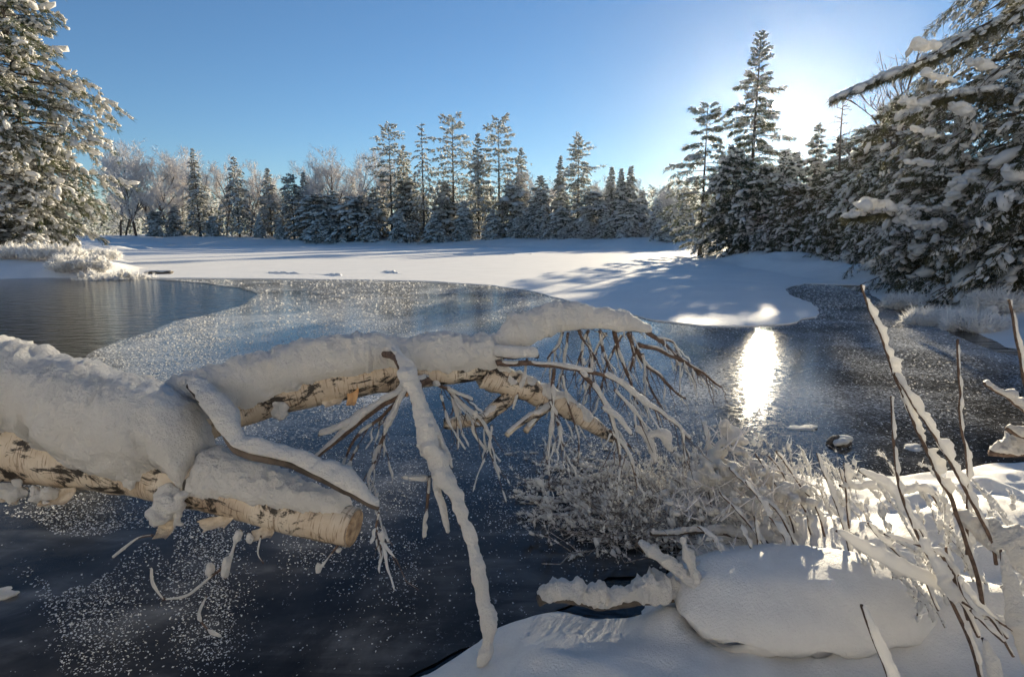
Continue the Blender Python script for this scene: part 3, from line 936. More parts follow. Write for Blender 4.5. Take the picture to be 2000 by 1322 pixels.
# ---- right hand shore
G_R = 'evergreens on the right shore'
RS = dict(nb=82, ntw=10, nc=3, k=9, needle=0.34, nwid=0.024, sblob=0.085, snow=0.26, nsn=2, fr=0.28, lvar=0.5, iso=True)
RS['fr'] = 0.14
def rtree(u, v, Y, Rr, prof, mat, label, seed, name, **kw):
    a = dict(RS); a.update(kw)
    return place_tree(name, label, u, v, Y, Rr, prof, mat, G_R, seed=seed, **a)
rtree(1383, 208, 52, 3.7, 'pine', M_PINE, 'open waterside pine with level tiered boughs left of the sun', 71, 'pine_tree', nb=64, t0=0.1, droop=0.25, rise=0.1, snow=0.35, fl=0.36, s0=0.3, lvar=0.6)
rtree(1487, 68, 50, 4.6, 'spruce', M_PINE, 'tallest pine on the right shore with the sun at its edge', 72, 'pine_tree', nb=135, t0=0.05, droop=0.3, rise=0.22, snow=0.3, s0=0.25, lvar=0.6, up_top=1.2)
rtree(1600, 245, 46, 2.2, 'spruce', M_SPRUCE, 'spruce right of the sun with dense dark crown', 73, 'spruce_tree', droop=0.5)
rtree(1645, 275, 42, 2.2, 'column', M_SPRUCE, 'blunt spruce in front of the bare dead tree', 74, 'spruce_tree', droop=0.5)
rtree(1556, 300, 43, 2.4, 'spruce', M_SPRUCE, 'lower spruce directly beneath the sun', 75, 'spruce_tree', snow=0.32, droop=0.5)
rtree(1700, 250, 36, 2.8, 'spruce', M_CEDAR, 'dark hemlock between dead tree and nearest hemlock', 76, 'hemlock_tree', snow=0.28, droop=0.5)
rtree(1436, 300, 45, 2.7, 'dome', M_SPRUCE, 'low snowy fir between the two right shore pines', 77, 'fir_tree', snow=0.36, droop=0.5)
rtree(1535, 296, 41, 2.5, 'spruce', M_SPRUCE, 'slim fir under the sun, right of the snow heavy fir', 83, 'fir_tree', snow=0.34, droop=0.5)
rtree(1488, 338, 42, 2.4, 'dome', M_SPRUCE, 'snow heavy fir at the foot of the tallest right pine', 78, 'fir_tree', snow=0.36, droop=0.55)
rtree(1560, 372, 37, 2.5, 'dome', M_CEDAR, 'drooping hemlock bush above the snow mound', 79, 'hemlock_tree', snow=0.33, droop=0.7)
rtree(1632, 350, 34, 2.5, 'dome', M_CEDAR, 'drooping snow laden hemlock left of the nearest bushes', 80, 'hemlock_tree', snow=0.33, droop=0.7)
rtree(1690, 330, 30, 2.6, 'dome', M_CEDAR, 'shaded hemlock behind the nearest snow heaped bush', 81, 'hemlock_tree', snow=0.3, droop=0.6)
rtree(1760, 200, 27, 3.2, 'column', M_CEDAR, 'tall shaded hemlock just behind the nearest hemlock', 82, 'hemlock_tree', snow=0.4, droop=0.5)

# ---- the big snow laden tree on the left bank, and a partner behind it
def big_left():
    x, zt = top_at(60, -70, 33)
    x = at_depth(85, 480, 33)[0]
    zb = gz(x, 33) - 0.1
    H = zt - zb
    t, c, s = conifer_geo(H, 4.9, 'pine', nb=200, ntw=13, nc=3, k=12, needle=0.3, nwid=0.016, sblob=0.08, snow=0.36, sub=1, nsn=3, fr=0.12, lvar=0.55, iso=True, s0=0.25, seed=101, t0=0.03,
                          rise=0.10, droop=0.32, hang=0.35, fl=0.34, flat=0.6, sn_amp=0.45, limb=1.2)
    o = empty('pine_tree', (x, 33, zb), 'huge snow laden pine filling the left edge on the bank', 'tree', None)
    t.build('trunk', M_BARK, o, origin=(0, 0, 0))
    cr = c.build('crown', [M_PINE, M_BARK, M_HOAR], o, origin=(0, 0, 0), smooth=False)
    mass(s, cr)
big_left()
x_, zt_ = top_at(-70, 60, 30)
t_, c_, s_ = conifer_geo(zt_ - 0.4, 3.4, 'column', nb=120, ntw=11, nc=3, k=8, needle=0.28, nwid=0.014, sblob=0.075, snow=0.3, nsn=2, iso=True, seed=102, t0=0.04, droop=0.4)
o_ = empty('hemlock_tree', (x_, 30, 0.4), 'snowy evergreen cut off by the left edge in front of the huge pine', 'tree')
t_.build('trunk', M_BARK, o_, origin=(0, 0, 0)); cr_ = c_.build('crown', [M_CEDAR, M_BARK, M_HOAR], o_, origin=(0, 0, 0), smooth=False); mass(s_, cr_)

# ---- frosted bushes on the left bank
def bush(u, v, Y, w, h, label, seed, mat=None, n=170, name='frosted_bush', group='rime covered bushes on the left bank', sn=0.5):
    rng = np.random.default_rng(seed)
    x = at_depth(u, v, Y)[0]
    zb = gz(x, Y) - 0.03
    o = empty(name, (x, Y, zb), label, 'bush', group)
    st, tw, sb = MB(), MB(), MB()
    C, Dd = [], []
    for i in range(n):
        a = rng.uniform(0, 6.28); r0 = w * 0.5 * math.sqrt(rng.random())
        p = np.array((math.cos(a) * r0, math.sin(a) * r0 * 0.6, 0))
        d = norm(np.array((math.cos(a) * 0.55, math.sin(a) * 0.45, 1.0)) + rng.normal(0, 0.22, 3))
        l = h * rng.uniform(0.55, 1.1) * (1 - 0.45 * (r0 / (w * 0.5)) ** 2)
        q = np.linspace(0, 1, 5)[:, None]
        pts = p + d * l * q + np.array((0, 0, -0.25 * l)) * q ** 2.5 + rng.normal(0, 0.012, (5, 3)) * (q > 0)
        tube(st, pts, np.linspace(0.012, 0.005, 5), 3, 0)
        for f in rng.uniform(0.35, 1, 6):
            k = f * 4; i0 = min(3, int(k)); C.append(pts[i0] * (1 - (k - i0)) + pts[i0 + 1] * (k - i0)); Dd.append(norm(d + rng.normal(0, 0.5, 3)))
    C = np.array(C); Dd = np.array(Dd)
    blades(tw, C, Dd, 0.20, 0.012, 7, 0.9, 0.0, 0, rng)
    k = rng.random(len(C)) < sn
    z = np.exp(rng.normal(0, 0.4, k.sum()))
    blobs(sb, C[k], Dd[k], np.stack((0.075 * z, 0.045 * z, 0.04 * z), -1), 1, 0.35, 0, rng)
    st.build('stem', M_FROSTWOOD, o, origin=(0, 0, 0)); cr = tw.build('twigs', M_RIME, o, origin=(0, 0, 0), smooth=False); mass(sb, cr)
    cr['kind'] = 'stuff'
bush(225, 530, 22.8, 2.6, 1.15, 'rime covered bush at the right tip of the left bank', 201, n=260)
bush(160, 520, 24.0, 2.0, 1.0, 'lower rime covered bush left of the one at the bank tip', 202)
bush(110, 505, 25.5, 2.2, 1.1, 'rime covered bush in front of the trunk of the huge left pine', 203)
bush(45, 500, 26.0, 1.8, 0.9, 'small rime covered bush near the left edge of the bank', 204)
bush(195, 495, 29.0, 2.0, 0.8, 'pale bush half hidden behind the bushes of the left bank', 205)
bush(20, 475, 29.5, 2.6, 1.0, 'brownish dry bush under the huge pine at the left edge', 206, sn=0.15)

for q in [(1845, 640, 10.6, 1.0, .32, 'rimed grass tuft on the right bank edge, left of the right most one', 211), (1915, 655, 9.9, .9, .34, 'rimed grass tuft at the corner of the right bank nearest the camera', 212), (1790, 600, 13.0, 1.2, .35, 'farthest rimed grass tuft on the right bank edge under the hemlock', 213), (1965, 640, 11.0, 1.0, .5, 'rimed twiggy bush on the right bank cut by the stem at the edge', 214)]:
    bush(*q, n=120, name='grass_tuft', group='rimed tufts along the right bank', sn=0.4)

# ---- the great hemlock on the right and the bushes before it
def rbig(x, y, zb, H, Rr, prof, label, seed, name, mat=M_CEDAR, **kw):
    a = dict(nb=190, ntw=14, nc=4, k=10, needle=0.17, nwid=0.0095, sblob=0.046, snow=0.28, sub=1, nsn=2, fr=0.10, lvar=0.5, iso=True, t0=0.03, rise=0.1, droop=0.55, hang=0.55, fl=0.32, flat=0.62, sn_amp=0.5, limb=0.9)
    a.update(kw)
    t, c, s = conifer_geo(H, Rr, prof, seed=seed, **a)
    o = empty(name, (x, y, zb), label, 'tree', 'nearest hemlocks on the right shore')
    t.build('trunk', M_BARK, o, origin=(0, 0, 0))
    cr = c.build('crown', [mat, M_BARK, M_HOAR], o, origin=(0, 0, 0), smooth=False)
    mass(s, cr)
    return o
px_ = lambda u, v, d: at_depth(u, v, d)
HEM = []
p_ = px_(2010, 400, 15.5)
HEM.append(rbig(p_[0], p_[1], gz(p_[0], p_[1]) - .1, 11.5, 3.9, 'pine', 'towering hemlock filling the upper right corner', 301, 'hemlock_tree', nb=260))
p_ = px_(1850, 500, 16.0)
HEM.append(rbig(p_[0], p_[1], gz(p_[0], p_[1]) - .1, 3.0, 2.2, 'dome', 'low snow heaped hemlock leaning over the right shore ice', 302, 'hemlock_tree', nb=110, droop=0.4, sblob=0.05))
p_ = px_(2030, 520, 11.5)
HEM.append(rbig(p_[0], p_[1], gz(p_[0], p_[1]) - .1, 3.3, 1.9, 'dome', 'hemlock bush cut off by the right edge above the bank', 303, 'hemlock_tree', nb=110, needle=0.12, sblob=0.04))
p_ = px_(1790, 480, 21)
HEM.append(rbig(p_[0], p_[1], gz(p_[0], p_[1]) - .1, 6.5, 2.4, 'column', 'dense hemlock standing behind the low snow heaped one', 304, 'hemlock_tree', nb=130))

# long drooping bough and heavy heaps of snow on the near hemlocks
def hem_bough(tree, px, n, seed, w=0.35, needle=0.15, snow=0.5, sb=0.05, tip=0.3, sides=True):
    rng = np.random.default_rng(seed)
    P = path_px(px, 40)
    T = norm(np.gradient(P, axis=0))
    i = rng.integers(0, 40, n)
    f = i / 39.0
    side = norm(np.cross(T[i], np.array((0, 0, 1.0)))) * rng.normal(0, 1, (n, 1))
    off = (side * 0.6 + np.array((0, 0, -0.8)) * rng.random((n, 1)) ** 0.7 * (1 if sides else 0.3)) * (w * (1 - (1 - tip) * f))[:, None]
    C = P[i] + off
    D = norm(T[i] * 0.6 + off / w * 0.8 + rng.normal(0, 0.2, (n, 3)))
    c = MB(); tube(c, P, np.linspace(0.035, 0.006, 40), 5, 1)
    blades(c, C, D, needle, 0.0075, 12, 0.6, 0.2, 0, rng)
    o = c.build('bough', [M_CEDAR, M_BARK], tree, smooth=False)
    k = rng.random(n) < snow
    up = C[k]; up[:, 2] = P[i][k][:, 2] + off[k][:, 2] * 0.4 + 0.02
    s_ = MB(); z = np.exp(rng.normal(0, 0.4, k.sum()))
    blobs(s_, up, T[i][k], np.stack((sb * 1.4 * z, sb * z, sb * .7 * z), -1), 2, 0.5, 0, rng)
    m = s_.build('snow_load', M_SNOWC, o); m['kind'] = 'stuff'
def path_px(px, n):
    return spline(np.array([at_depth(u, v, d) for u, v, d in px]), n)
def heap(tree, px, r, seed, n=26):
    rng = np.random.default_rng(seed)
    n = n * 3
    P = path_px(px, n)
    C = P + rng.normal(0, 1, (n, 3)) * np.array((r * .45, r * .5, r * .32))
    mb = MB(); sc = r * 0.62 * np.exp(rng.normal(-0.35, 0.4, (n, 1))) * np.array([[1.15, 1, 0.75]])
    blobs(mb, C, rng.normal(0, 1, (n, 3)) * np.array((1, 1, .3)), sc, 2, 0.3, 0, rng)
    o = mb.build('snow_heap', M_SNOWC, tree)
    md = o.modifiers.new('fuse', 'REMESH'); md.mode = 'VOXEL'; md.voxel_size = 0.02; md.use_smooth_shade = True
    s2 = o.modifiers.new('soft', 'SMOOTH'); s2.iterations = 2; s2.factor = 0.5
hem_bough(HEM[0], [(1960, 30, 14.2), (1880, 72, 13.9), (1800, 118, 13.6), (1720, 150, 13.4), (1628, 192, 13.2)], 420, 991, w=0.42)
hem_bough(HEM[0], [(2000, 170, 13.6), (1900, 175, 13.3), (1820, 190, 13.1), (1770, 225, 13.0)], 360, 992, w=0.5)
hem_bough(HEM[1], [(1930, 450, 13.6), (1830, 412, 13.3), (1750, 405, 13.1), (1660, 420, 13.0)], 380, 993, w=0.5)
for hx in [([(1785, 92, 13.1), (1830, 88, 13.1)], .12, 1, 0), ([(1800, 142, 13.0), (1850, 155, 13.0)], .12, 2, 0), ([(1765, 196, 12.95), (1815, 208, 12.95)], .13, 3, 0), ([(1782, 250, 12.9), (1828, 262, 12.9)], .11, 4, 0), ([(1860, 205, 12.8), (1900, 215, 12.8)], .11, 9, 0), ([(1780, 315, 12.7), (1815, 318, 12.7)], .10, 10, 0), ([(1900, 120, 12.9), (1945, 128, 12.9)], .11, 11, 0),
           ([(1668, 412, 12.95), (1700, 394, 12.95), (1740, 408, 12.95), (1790, 425, 12.95)], .16, 5, 1), ([(1750, 415, 12.8), (1780, 436, 12.8), (1840, 440, 12.8)], .13, 6, 1), ([(1860, 360, 12.6), (1890, 345, 12.6), (1850, 395, 12.6)], .13, 7, 1), ([(1960, 330, 11.1), (1990, 350, 11.1)], .10, 8, 2)]:
    heap(HEM[hx[3]], hx[0], hx[1], 1000 + hx[2], 22 if len(hx[0]) > 2 else 12)

# bare dead tree and frosted hardwoods behind the right shore
def bare_tree(u, v, Y, seed, label, mat, kind, H=None, sp=0.45, name='dead_tree', group=None, tw=0.02, dense=1.0):
    x, zt = top_at(u, v, Y)
    zb = gz(x, Y) - 0.1
    w_, t_, z_ = hardwood_geo(zt - zb, seed, sp, 3 if tw else 2, tw or 0.01, dense)
    o = empty(name, (x, Y, zb), label, 'tree', group)
    f = (zt - zb) / z_
    o.scale = (f, f, f)
    w_.build('trunk', [mat, mat], o, origin=(0, 0, 0))
    if tw: t_.build('crown', M_FROSTWOOD, o, origin=(0, 0, 0), smooth=False)
def snag(u, v, Y, seed, label):
    rng = np.random.default_rng(seed)
    x, zt = top_at(u, v, Y); zb = gz(x, Y) - 0.1; H = zt - zb
    o = empty('dead_tree', (x, Y, zb), label, 'tree')
    q = np.linspace(0, 1, 14)
    P = np.stack((0.12 * np.sin(q * 5), 0.1 * q, H * q), -1)
    mb = MB(); tube(mb, P, H * 0.014 * (1 - 0.9 * q) + 0.01, 8); mb.build('trunk', M_BARK, o, origin=(0, 0, 0))
    for i in range(34):
        t = rng.uniform(0.3, 0.97); a = rng.uniform(0, 6.28); L = H * 0.16 * (1.15 - t) * rng.uniform(0.5, 1.3) + 0.2
        d = np.array((math.cos(a), math.sin(a), rng.uniform(-0.1, 0.6)))
        p0 = np.array((0.12 * math.sin(t * 5), 0.1 * t, H * t))
        pts = p0 + np.outer(np.linspace(0, 1, 5), d * L) + np.outer(np.linspace(0, 1, 5) ** 2, (0, 0, -0.2 * L)) + rng.normal(0, 0.03, (5, 3)) * np.linspace(0, 1, 5)[:, None]
        mb = MB(); tube(mb, pts, np.linspace(0.028, 0.008, 5), 4)
        for j in range(3):
            f = rng.integers(2, 5); e = pts[f] + rng.normal(0, 1, 3) * L * 0.18
            tube(mb, spline([pts[f], (pts[f] + e) / 2 + rng.normal(0, .02, 3), e], 4), [0.012, 0.01, 0.008, 0.005], 3)
        mb.build('limb', M_BARK, o, origin=(0, 0, 0))
snag(1652, 198, 40, 401, 'bare dark dead tree with stubby limbs right of the sun')
bare_tree(1745, 85, 34, 402, 'frosted bare tree rising behind the drooping hemlock bough', M_TWIG, 0, sp=0.3, name='hardwood_tree', tw=0.012)
bare_tree(1790, 150, 30, 403, 'second thin bare tree beside the frosted one behind the hemlock', M_TWIG, 0, sp=0.4, name='hardwood_tree', tw=0.012)

# ------------------------------------------------------------------ the fallen birch
def path(px, n):
    """px: (u, v, depth) control points -> n points in the place"""
    C = np.array([at_depth(u, v, d) for u, v, d in px])
    return spline(C, n)
def prof(vals, n):
    return np.interp(np.linspace(0, 1, n), np.linspace(0, 1, len(vals)), vals)

birch = empty('fallen_birch', at_depth(-300, 860, 2.3), 'snow covered birch trunk fallen from the left out over the ice', 'fallen tree')

def heaped(mb, P, r, hgt, side_in, side_out, k=56, seed=0, lump=0.03, m=0, endround=True, endlen=0.22, nz=9.0, rag=0.28):
    """snow heaped on a thick log: dives into the bark along ragged edges"""
    n = len(P)
    T, S, U = frames(P, (0, 0, 1))
    ln = np.concatenate(([0], np.cumsum(np.linalg.norm(np.diff(P, axis=0), axis=1))))
    a = np.linspace(-math.pi, math.pi, k, endpoint=False)      # 0 = up, + = towards S
    dirs = U[:, None] * np.cos(a)[None, :, None] + S[:, None] * np.sin(a)[None, :, None]
    Q0 = P[:, None] + dirs * r[:, None, None]
    e_in = side_in[:, None] + rag * fbm(Q0, 7, 4, seed) + 0.12 * fbm(Q0, 30, 2, seed + 3)
    e_out = side_out[:, None] + rag * fbm(Q0, 6, 3, seed + 1)
    lim = np.where(a[None] > 0, e_in, e_out)
    x = np.abs(a)[None] / np.maximum(lim, 0.05)
    g = np.sqrt(np.clip(1 - np.clip(x, 0, 1) ** 2.6, 0, 1))
    end = np.sqrt(np.clip(1 - (1 - np.clip((ln[-1] - ln) / endlen, 0, 1)) ** 2, 0, 1)) if endround else np.ones(n)
    h = hgt[:, None] * (0.13 + 0.87 * np.clip(np.cos(a), 0, 1) ** 1.1)[None] * g
    h = h * (1 + 0.08 * fbm(Q0, 3.2, 2, seed + 5)) + lump * fbm(Q0, nz, 3, seed + 6) * g
    h = h * end[:, None]
    rad = np.where(x < 1, r[:, None] + h, r[:, None] * 0.93 - 0.02 * np.clip(x - 1, 0, 1))
    V = P[:, None] + dirs * rad[..., None]
    fine = (0.006 * fbm(V, 17, 2, seed + 8) + 0.009 * fbm(V, 45, 3, seed + 7)) * g * end[:, None]
    V = V + dirs * fine[..., None] + 0.006 * np.stack([fbm(V, 30, 2, seed + q) for q in (41, 42, 43)], -1) * g[..., None]
    V = np.concatenate((V.reshape(-1, 3), P[:1], P[-1:]))
    j = np.arange(k); j2 = (j + 1) % k
    c0 = np.stack((np.full(k, n * k), j2, j), -1); c1 = np.stack((np.full(k, n * k + 1), (n - 1) * k + j, (n - 1) * k + j2), -1)
    mb.add(V, np.concatenate((c0, c1)), grid_faces(n, k), m)

def wood(name, P, rad, k=10, mat=None, rough=0.06, seed=0, parent=birch, freq=12):
    mb = MB(); tube(mb, P, rad, k, 0, rough, freq, seed)
    return mb.build(name, mat or M_TWIG, parent, attr='bark')
def snowpart(parent, fn, name='snow_cover', mat=None):
    mb = MB(); fn(mb)
    return mb.build(name, mat or M_SNOW, parent)

def fuse(o, voxel):
    md = o.modifiers.new('fuse', 'REMESH'); md.mode = 'VOXEL'; md.voxel_size = voxel; md.use_smooth_shade = True
    s2 = o.modifiers.new('soft', 'SMOOTH'); s2.iterations = 2; s2.factor = 0.5
    return o
def fused_mb(mb, C, sc, rng):
    blobs(mb, C, np.array((1.0, 0.1, 0.0)), sc * 0.72, 3, 0.6, 0, rng)
PXM = lambda r, d: r / FPX * d          # photo pixels -> metres at a depth
# A. trunk and broken stub
TR = path([(-1150, 660, 2.9), (-700, 750, 2.6), (-300, 825, 2.35), (0, 862, 2.25), (220, 902, 2.2), (400, 948, 2.15), (560, 996, 2.1), (692, 1030, 2.06)], 440)
tr_r = np.interp(np.linspace(0, 1, 440), [0, .35, .55, .7, .82, .92, 1], np.array([.22, .185, .172, .150, .112, .084, .070]))
trunk = wood('trunk', TR, tr_r, 40, M_BIRCH, 0.05, 3, freq=7)
kx = np.linspace(0, 1, 440)
u_of = np.array([1000 + FPX * p[0] / (p[1] * CP - (p[2] - CAM_H) * SP) for p in TR])
n1 = int(np.searchsorted(u_of, 385))
PA = TR[:n1 + 1]
snowpart(trunk, lambda mb: heaped(mb, PA, tr_r[:n1 + 1], np.interp(u_of[:n1 + 1], [-900, 0, 150, 300, 390], [.27, .27, .255, .225, .17]), np.interp(u_of[:n1 + 1], [-900, 0, 150, 190, 260, 330, 390], [.85, .85, .95, 1.3, 1.35, 1.2, .95]), np.full(n1 + 1, 1.5), 110, 11, 0.018, endlen=0.14, rag=0.34))
n0 = int(np.searchsorted(u_of, 395))
PB = TR[n0:-3]; rB = tr_r[n0:-3]; uB = u_of[n0:-3]
snowpart(trunk, lambda mb: heaped(mb, PB, rB, np.interp(uB, [395, 430, 520, 690], [.055, .06, .06, .042]), np.interp(uB, [395, 430, 480, 520, 600, 690], [1.3, 1.5, 1.05, 1.2, .95, .6]), np.full(len(PB), 1.5), 80, 12, 0.010, endlen=0.05, rag=0.30))
mb = MB()
tdir = norm(TR[-1] - TR[-4]); 
blobs(mb, TR[-1:] + tdir * 0.0, tdir[None], np.array([[0.012, tr_r[-1] * 0.96, tr_r[-1] * 0.96]]), 3, 0.05)
mb.build('broken_end', M_ENDWOOD, trunk)
# peeling bark under the trunk
def curl(u, v, d, wpx, hpx, rot, seed, mat=M_PEEL, bend=1.6):
    rng = np.random.default_rng(seed)
    nu, nv = 9, 7
    a, b = np.meshgrid(np.linspace(-1, 1, nu), np.linspace(0, 1, nv))
    w_, h_ = PXM(wpx, d) * 0.5, PXM(hpx, d)
    prof_ = 1 - 0.35 * b + 0.18 * fbm(np.stack((a * 2, b * 2, a * 0 + seed), -1), 1.5, 2, seed)
    ang = bend * b
    X_ = a * w_ * prof_; Z_ = -h_ * np.sin(ang) / max(bend, .3); Y_ = -h_ * (1 - np.cos(ang)) / max(bend, .3) - 0.25 * w_ * a * a
    c, s = math.cos(rot), math.sin(rot)
    c0 = at_depth(u, v, d)
    V = np.stack((X_ * c - Z_ * s, Y_, X_ * s + Z_ * c), -1) + c0
    V = V + 0.004 * fbm(V, 40, 2, seed)[..., None]
    F = grid_faces(nv, nu, False)
    mb = MB(); mb.add(V, None, F)
    V2 = V + np.array((0, 0.003, 0.001)); mb.add(V2, None, F[:, ::-1])
    return mb.build('bark_curl', mat, birch)
for q in [(688, 752, 2.48, 24, 52, 0.1, 1), (652, 778, 2.47, 44, 16, 0.2, 2), (118, 954, 2.13, 80, 34, 0.12, 3), (30, 946, 2.16, 70, 38, -0.1, 4), (335, 998, 2.06, 40, 56, -0.1, 6),
          (425, 1008, 2.08, 76, 26, 0.2, 7), (515, 1032, 2.06, 50, 22, 0.15, 8), (585, 770, 2.45, 34, 18, 0.2, 11), (792, 752, 2.6, 20, 30, 0.1, 12)]:
    curl(*q[:6], q[6], mat=M_PEEL if q[6] in (1, 12) else M_PALEPEEL)
# snow clinging under the trunk
for (u, v, d, a, b) in [(248, 942, 2.07, 22, 22), (95, 966, 2.11, 28, 20), (15, 960, 2.13, 30, 28), (330, 990, 2.04, 40, 34), (318, 980, 2.04, 26, 32), (92, 984, 2.11, 10, 10), (540, 808, 2.40, 22, 20), (345, 1018, 2.03, 14, 20)]:
    mb = MB()
    rng = np.random.default_rng(int(u))
    c0 = at_depth(u, v, d); n = 9
    off = rng.normal(0, 0.42, (n, 3)) * np.array((PXM(a, d), PXM(a, d) * .6, PXM(b, d)))
    off[0] = 0
    sc = np.repeat((np.array((PXM(a, d), PXM(a, d) * .8, PXM(b, d))))[None], n, 0) * rng.uniform(0.35, 0.7, (n, 1)); sc[0] *= 1.4
    fused_mb(mb, c0 + off, sc, rng)
    fuse(mb.build('snow_clump', M_SNOW, birch), 0.007)

# B. main limb rising to the right
LB = path([(215, 880, 2.24), (330, 835, 2.32), (470, 787, 2.42), (600, 757, 2.5), (720, 737, 2.56), (850, 722, 2.66), (975, 712, 2.76)], 300)
lb_r = np.interp(np.linspace(0, 1, 300), [0, .2, .5, 1], [.12, .105, .085, .068])
limb = wood('limb', LB, lb_r, 32, M_BIRCH, 0.05, 7, freq=8)
uL = np.array([1000 + FPX * p[0] / (p[1] * CP - (p[2] - CAM_H) * SP) for p in LB])
snowpart(limb, lambda mb: heaped(mb, LB[40:], lb_r[40:], np.interp(uL[40:], [330, 420, 600, 720, 790, 850, 960], [.075, .10, .115, .125, .10, .10, .09]), np.interp(uL[40:], [330, 420, 470, 560, 650, 780, 860, 975], [1.5, 1.7, 1.6, 1.2, 1.05, 1.1, 1.5, 1.4]), np.full(260, 1.5), 84, 21, 0.016, endlen=0.08, rag=0.24))

# limbs and branches: (name, control px, radii px, wood mat, snow half width px, snow height px, seed, gaps, off)
VIEW_UP = (0.0, -0.35, 1.0)
def bough(name, px, rad, sw, sh, seed, gaps=0.0, off=VIEW_UP, mat=None, n=None, k=10, lump=0.3, sfrom=0.0, sto=1.0, parent=birch, lift=0.5, smat=None, freq=22.0, gfreq=14.0, sink=0.3):
    d = np.mean([p[2] for p in px])
    L = sum(math.hypot(px[i + 1][0] - px[i][0], px[i + 1][1] - px[i][1]) for i in range(len(px) - 1))
    n = n or int(np.clip(L / 3.6, 16, 190))
    Pp = path(px, n)
    Pp[1:] = Pp[1:] + 0.0025 * d * np.stack([vnoise(Pp * 14 + s_, seed) for s_ in (0, 9, 19)], -1)[1:]
    rr_ = PXM(prof(rad, n), d)
    b = wood(name, Pp, rr_, k, mat, 0.12 if k > 6 else 0.05, seed, parent, freq=20)
    if sw is not None:
        i0, i1 = int(sfrom * (n - 1)), int(sto * (n - 1)) + 1
        f_ = 1.0 if seed in (31, 37, 50) or seed >= 700 else (0.86 if seed == 43 else 0.68)
        wv, hv = f_ * PXM(prof(sw, n), d)[i0:i1], f_ * PXM(prof(sh, n), d)[i0:i1]
        o = norm(np.array(off))
        base = Pp[i0:i1] + o * (rr_[i0:i1] * lift)[:, None]
        mb = MB(); snow_on(mb, base, wv, hv, o, 20 if max(sw) > 14 else 12, lump, freq, 0, seed, gaps, gfreq=gfreq, sink=sink)
        mb.build('snow_cover', smat or M_SNOW, b)
    return b
# upper fork and its end
bough('branch', [(935, 705, 2.74), (1000, 672, 2.80), (1060, 645, 2.88), (1130, 633, 2.98), (1200, 636, 3.05), (1270, 645, 3.12)], [20, 15, 12, 10, 9, 5], [30, 28, 26, 26, 24, 12], [42, 40, 38, 30, 24, 10], 31, mat=M_BARK, lump=0.16)
bough('branch', [(1085, 632, 2.93), (1125, 612, 2.98), (1160, 606, 3.02)], [7, 6, 4], [14, 16, 10], [12, 14, 9], 32, mat=M_BARK)
# lower fork of the limb
bough('branch', [(940, 728, 2.73), (1010, 752, 2.76), (1070, 776, 2.78), (1120, 805, 2.80), (1175, 842, 2.82), (1205, 862, 2.83)], [30, 26, 23, 20, 16, 5], [26, 24, 22, 19, 15, 6], [22, 20, 20, 16, 12, 3], 33, mat=M_BIRCH, k=18, sto=0.86)
bough('branch', [(1005, 765, 2.74), (975, 795, 2.70), (945, 815, 2.66), (900, 824, 2.62), (868, 826, 2.6)], [14, 14, 13, 12, 9], [13, 14, 14, 13, 10], [10, 12, 12, 12, 8], 34, mat=M_BIRCH, k=14, sfrom=0.15)
bough('branch', [(1090, 785, 2.78), (1060, 800, 2.7), (1020, 825, 2.62), (990, 850, 2.58)], [8, 8, 7, 5], [9, 10, 9, 6], [8, 9, 8, 5], 35, mat=M_BIRCH, k=10)
bough('branch', [(1060, 795, 2.72), (1045, 815, 2.68), (1028, 840, 2.62)], [9, 8, 6], [8, 8, 5], [6, 6, 4], 36, mat=M_BIRCH, k=10)
bough('branch', [(960, 690, 2.66), (1000, 692, 2.66), (1052, 695, 2.68)], [8, 7, 5], [16, 18, 14], [20, 20, 16], 37, mat=M_BARK, lump=0.1)
bough('branch', [(970, 710, 2.64), (1050, 711, 2.66), (1110, 718, 2.68), (1165, 728, 2.7), (1210, 745, 2.72), (1250, 780, 2.74), (1300, 815, 2.76), (1350, 858, 2.78)], [6, 5, 5, 4, 4, 3, 3, 2], [6, 7, 9, 12, 14, 12, 9, 5], [4, 5, 8, 14, 16, 12, 9, 5], 38, gaps=0.15, k=8)
bough('branch', [(1130, 722, 2.69), (1160, 755, 2.68), (1180, 790, 2.67), (1200, 840, 2.66), (1212, 890, 2.65)], [5, 4, 4, 3, 2], [8, 9, 9, 7, 5], [8, 9, 8, 6, 4], 39, gaps=0.1, k=8, off=(0.5, -0.5, 0.7))
bough('branch', [(1175, 795, 2.66), (1210, 820, 2.66), (1235, 850, 2.66)], [3, 3, 2], [9, 10, 6], [9, 9, 5], 40, k=6)
bough('branch', [(1240, 830, 2.72), (1262, 860, 2.72), (1280, 905, 2.72)], [3, 3, 2], [10, 13, 9], [14, 16, 12], 41, k=6, off=(0.5, -0.4, 0.6))
bough('branch', [(1258, 852, 2.72), (1290, 852, 2.72), (1312, 885, 2.72)], [3, 3, 2], [12, 16, 10], [12, 18, 14], 42, k=6)
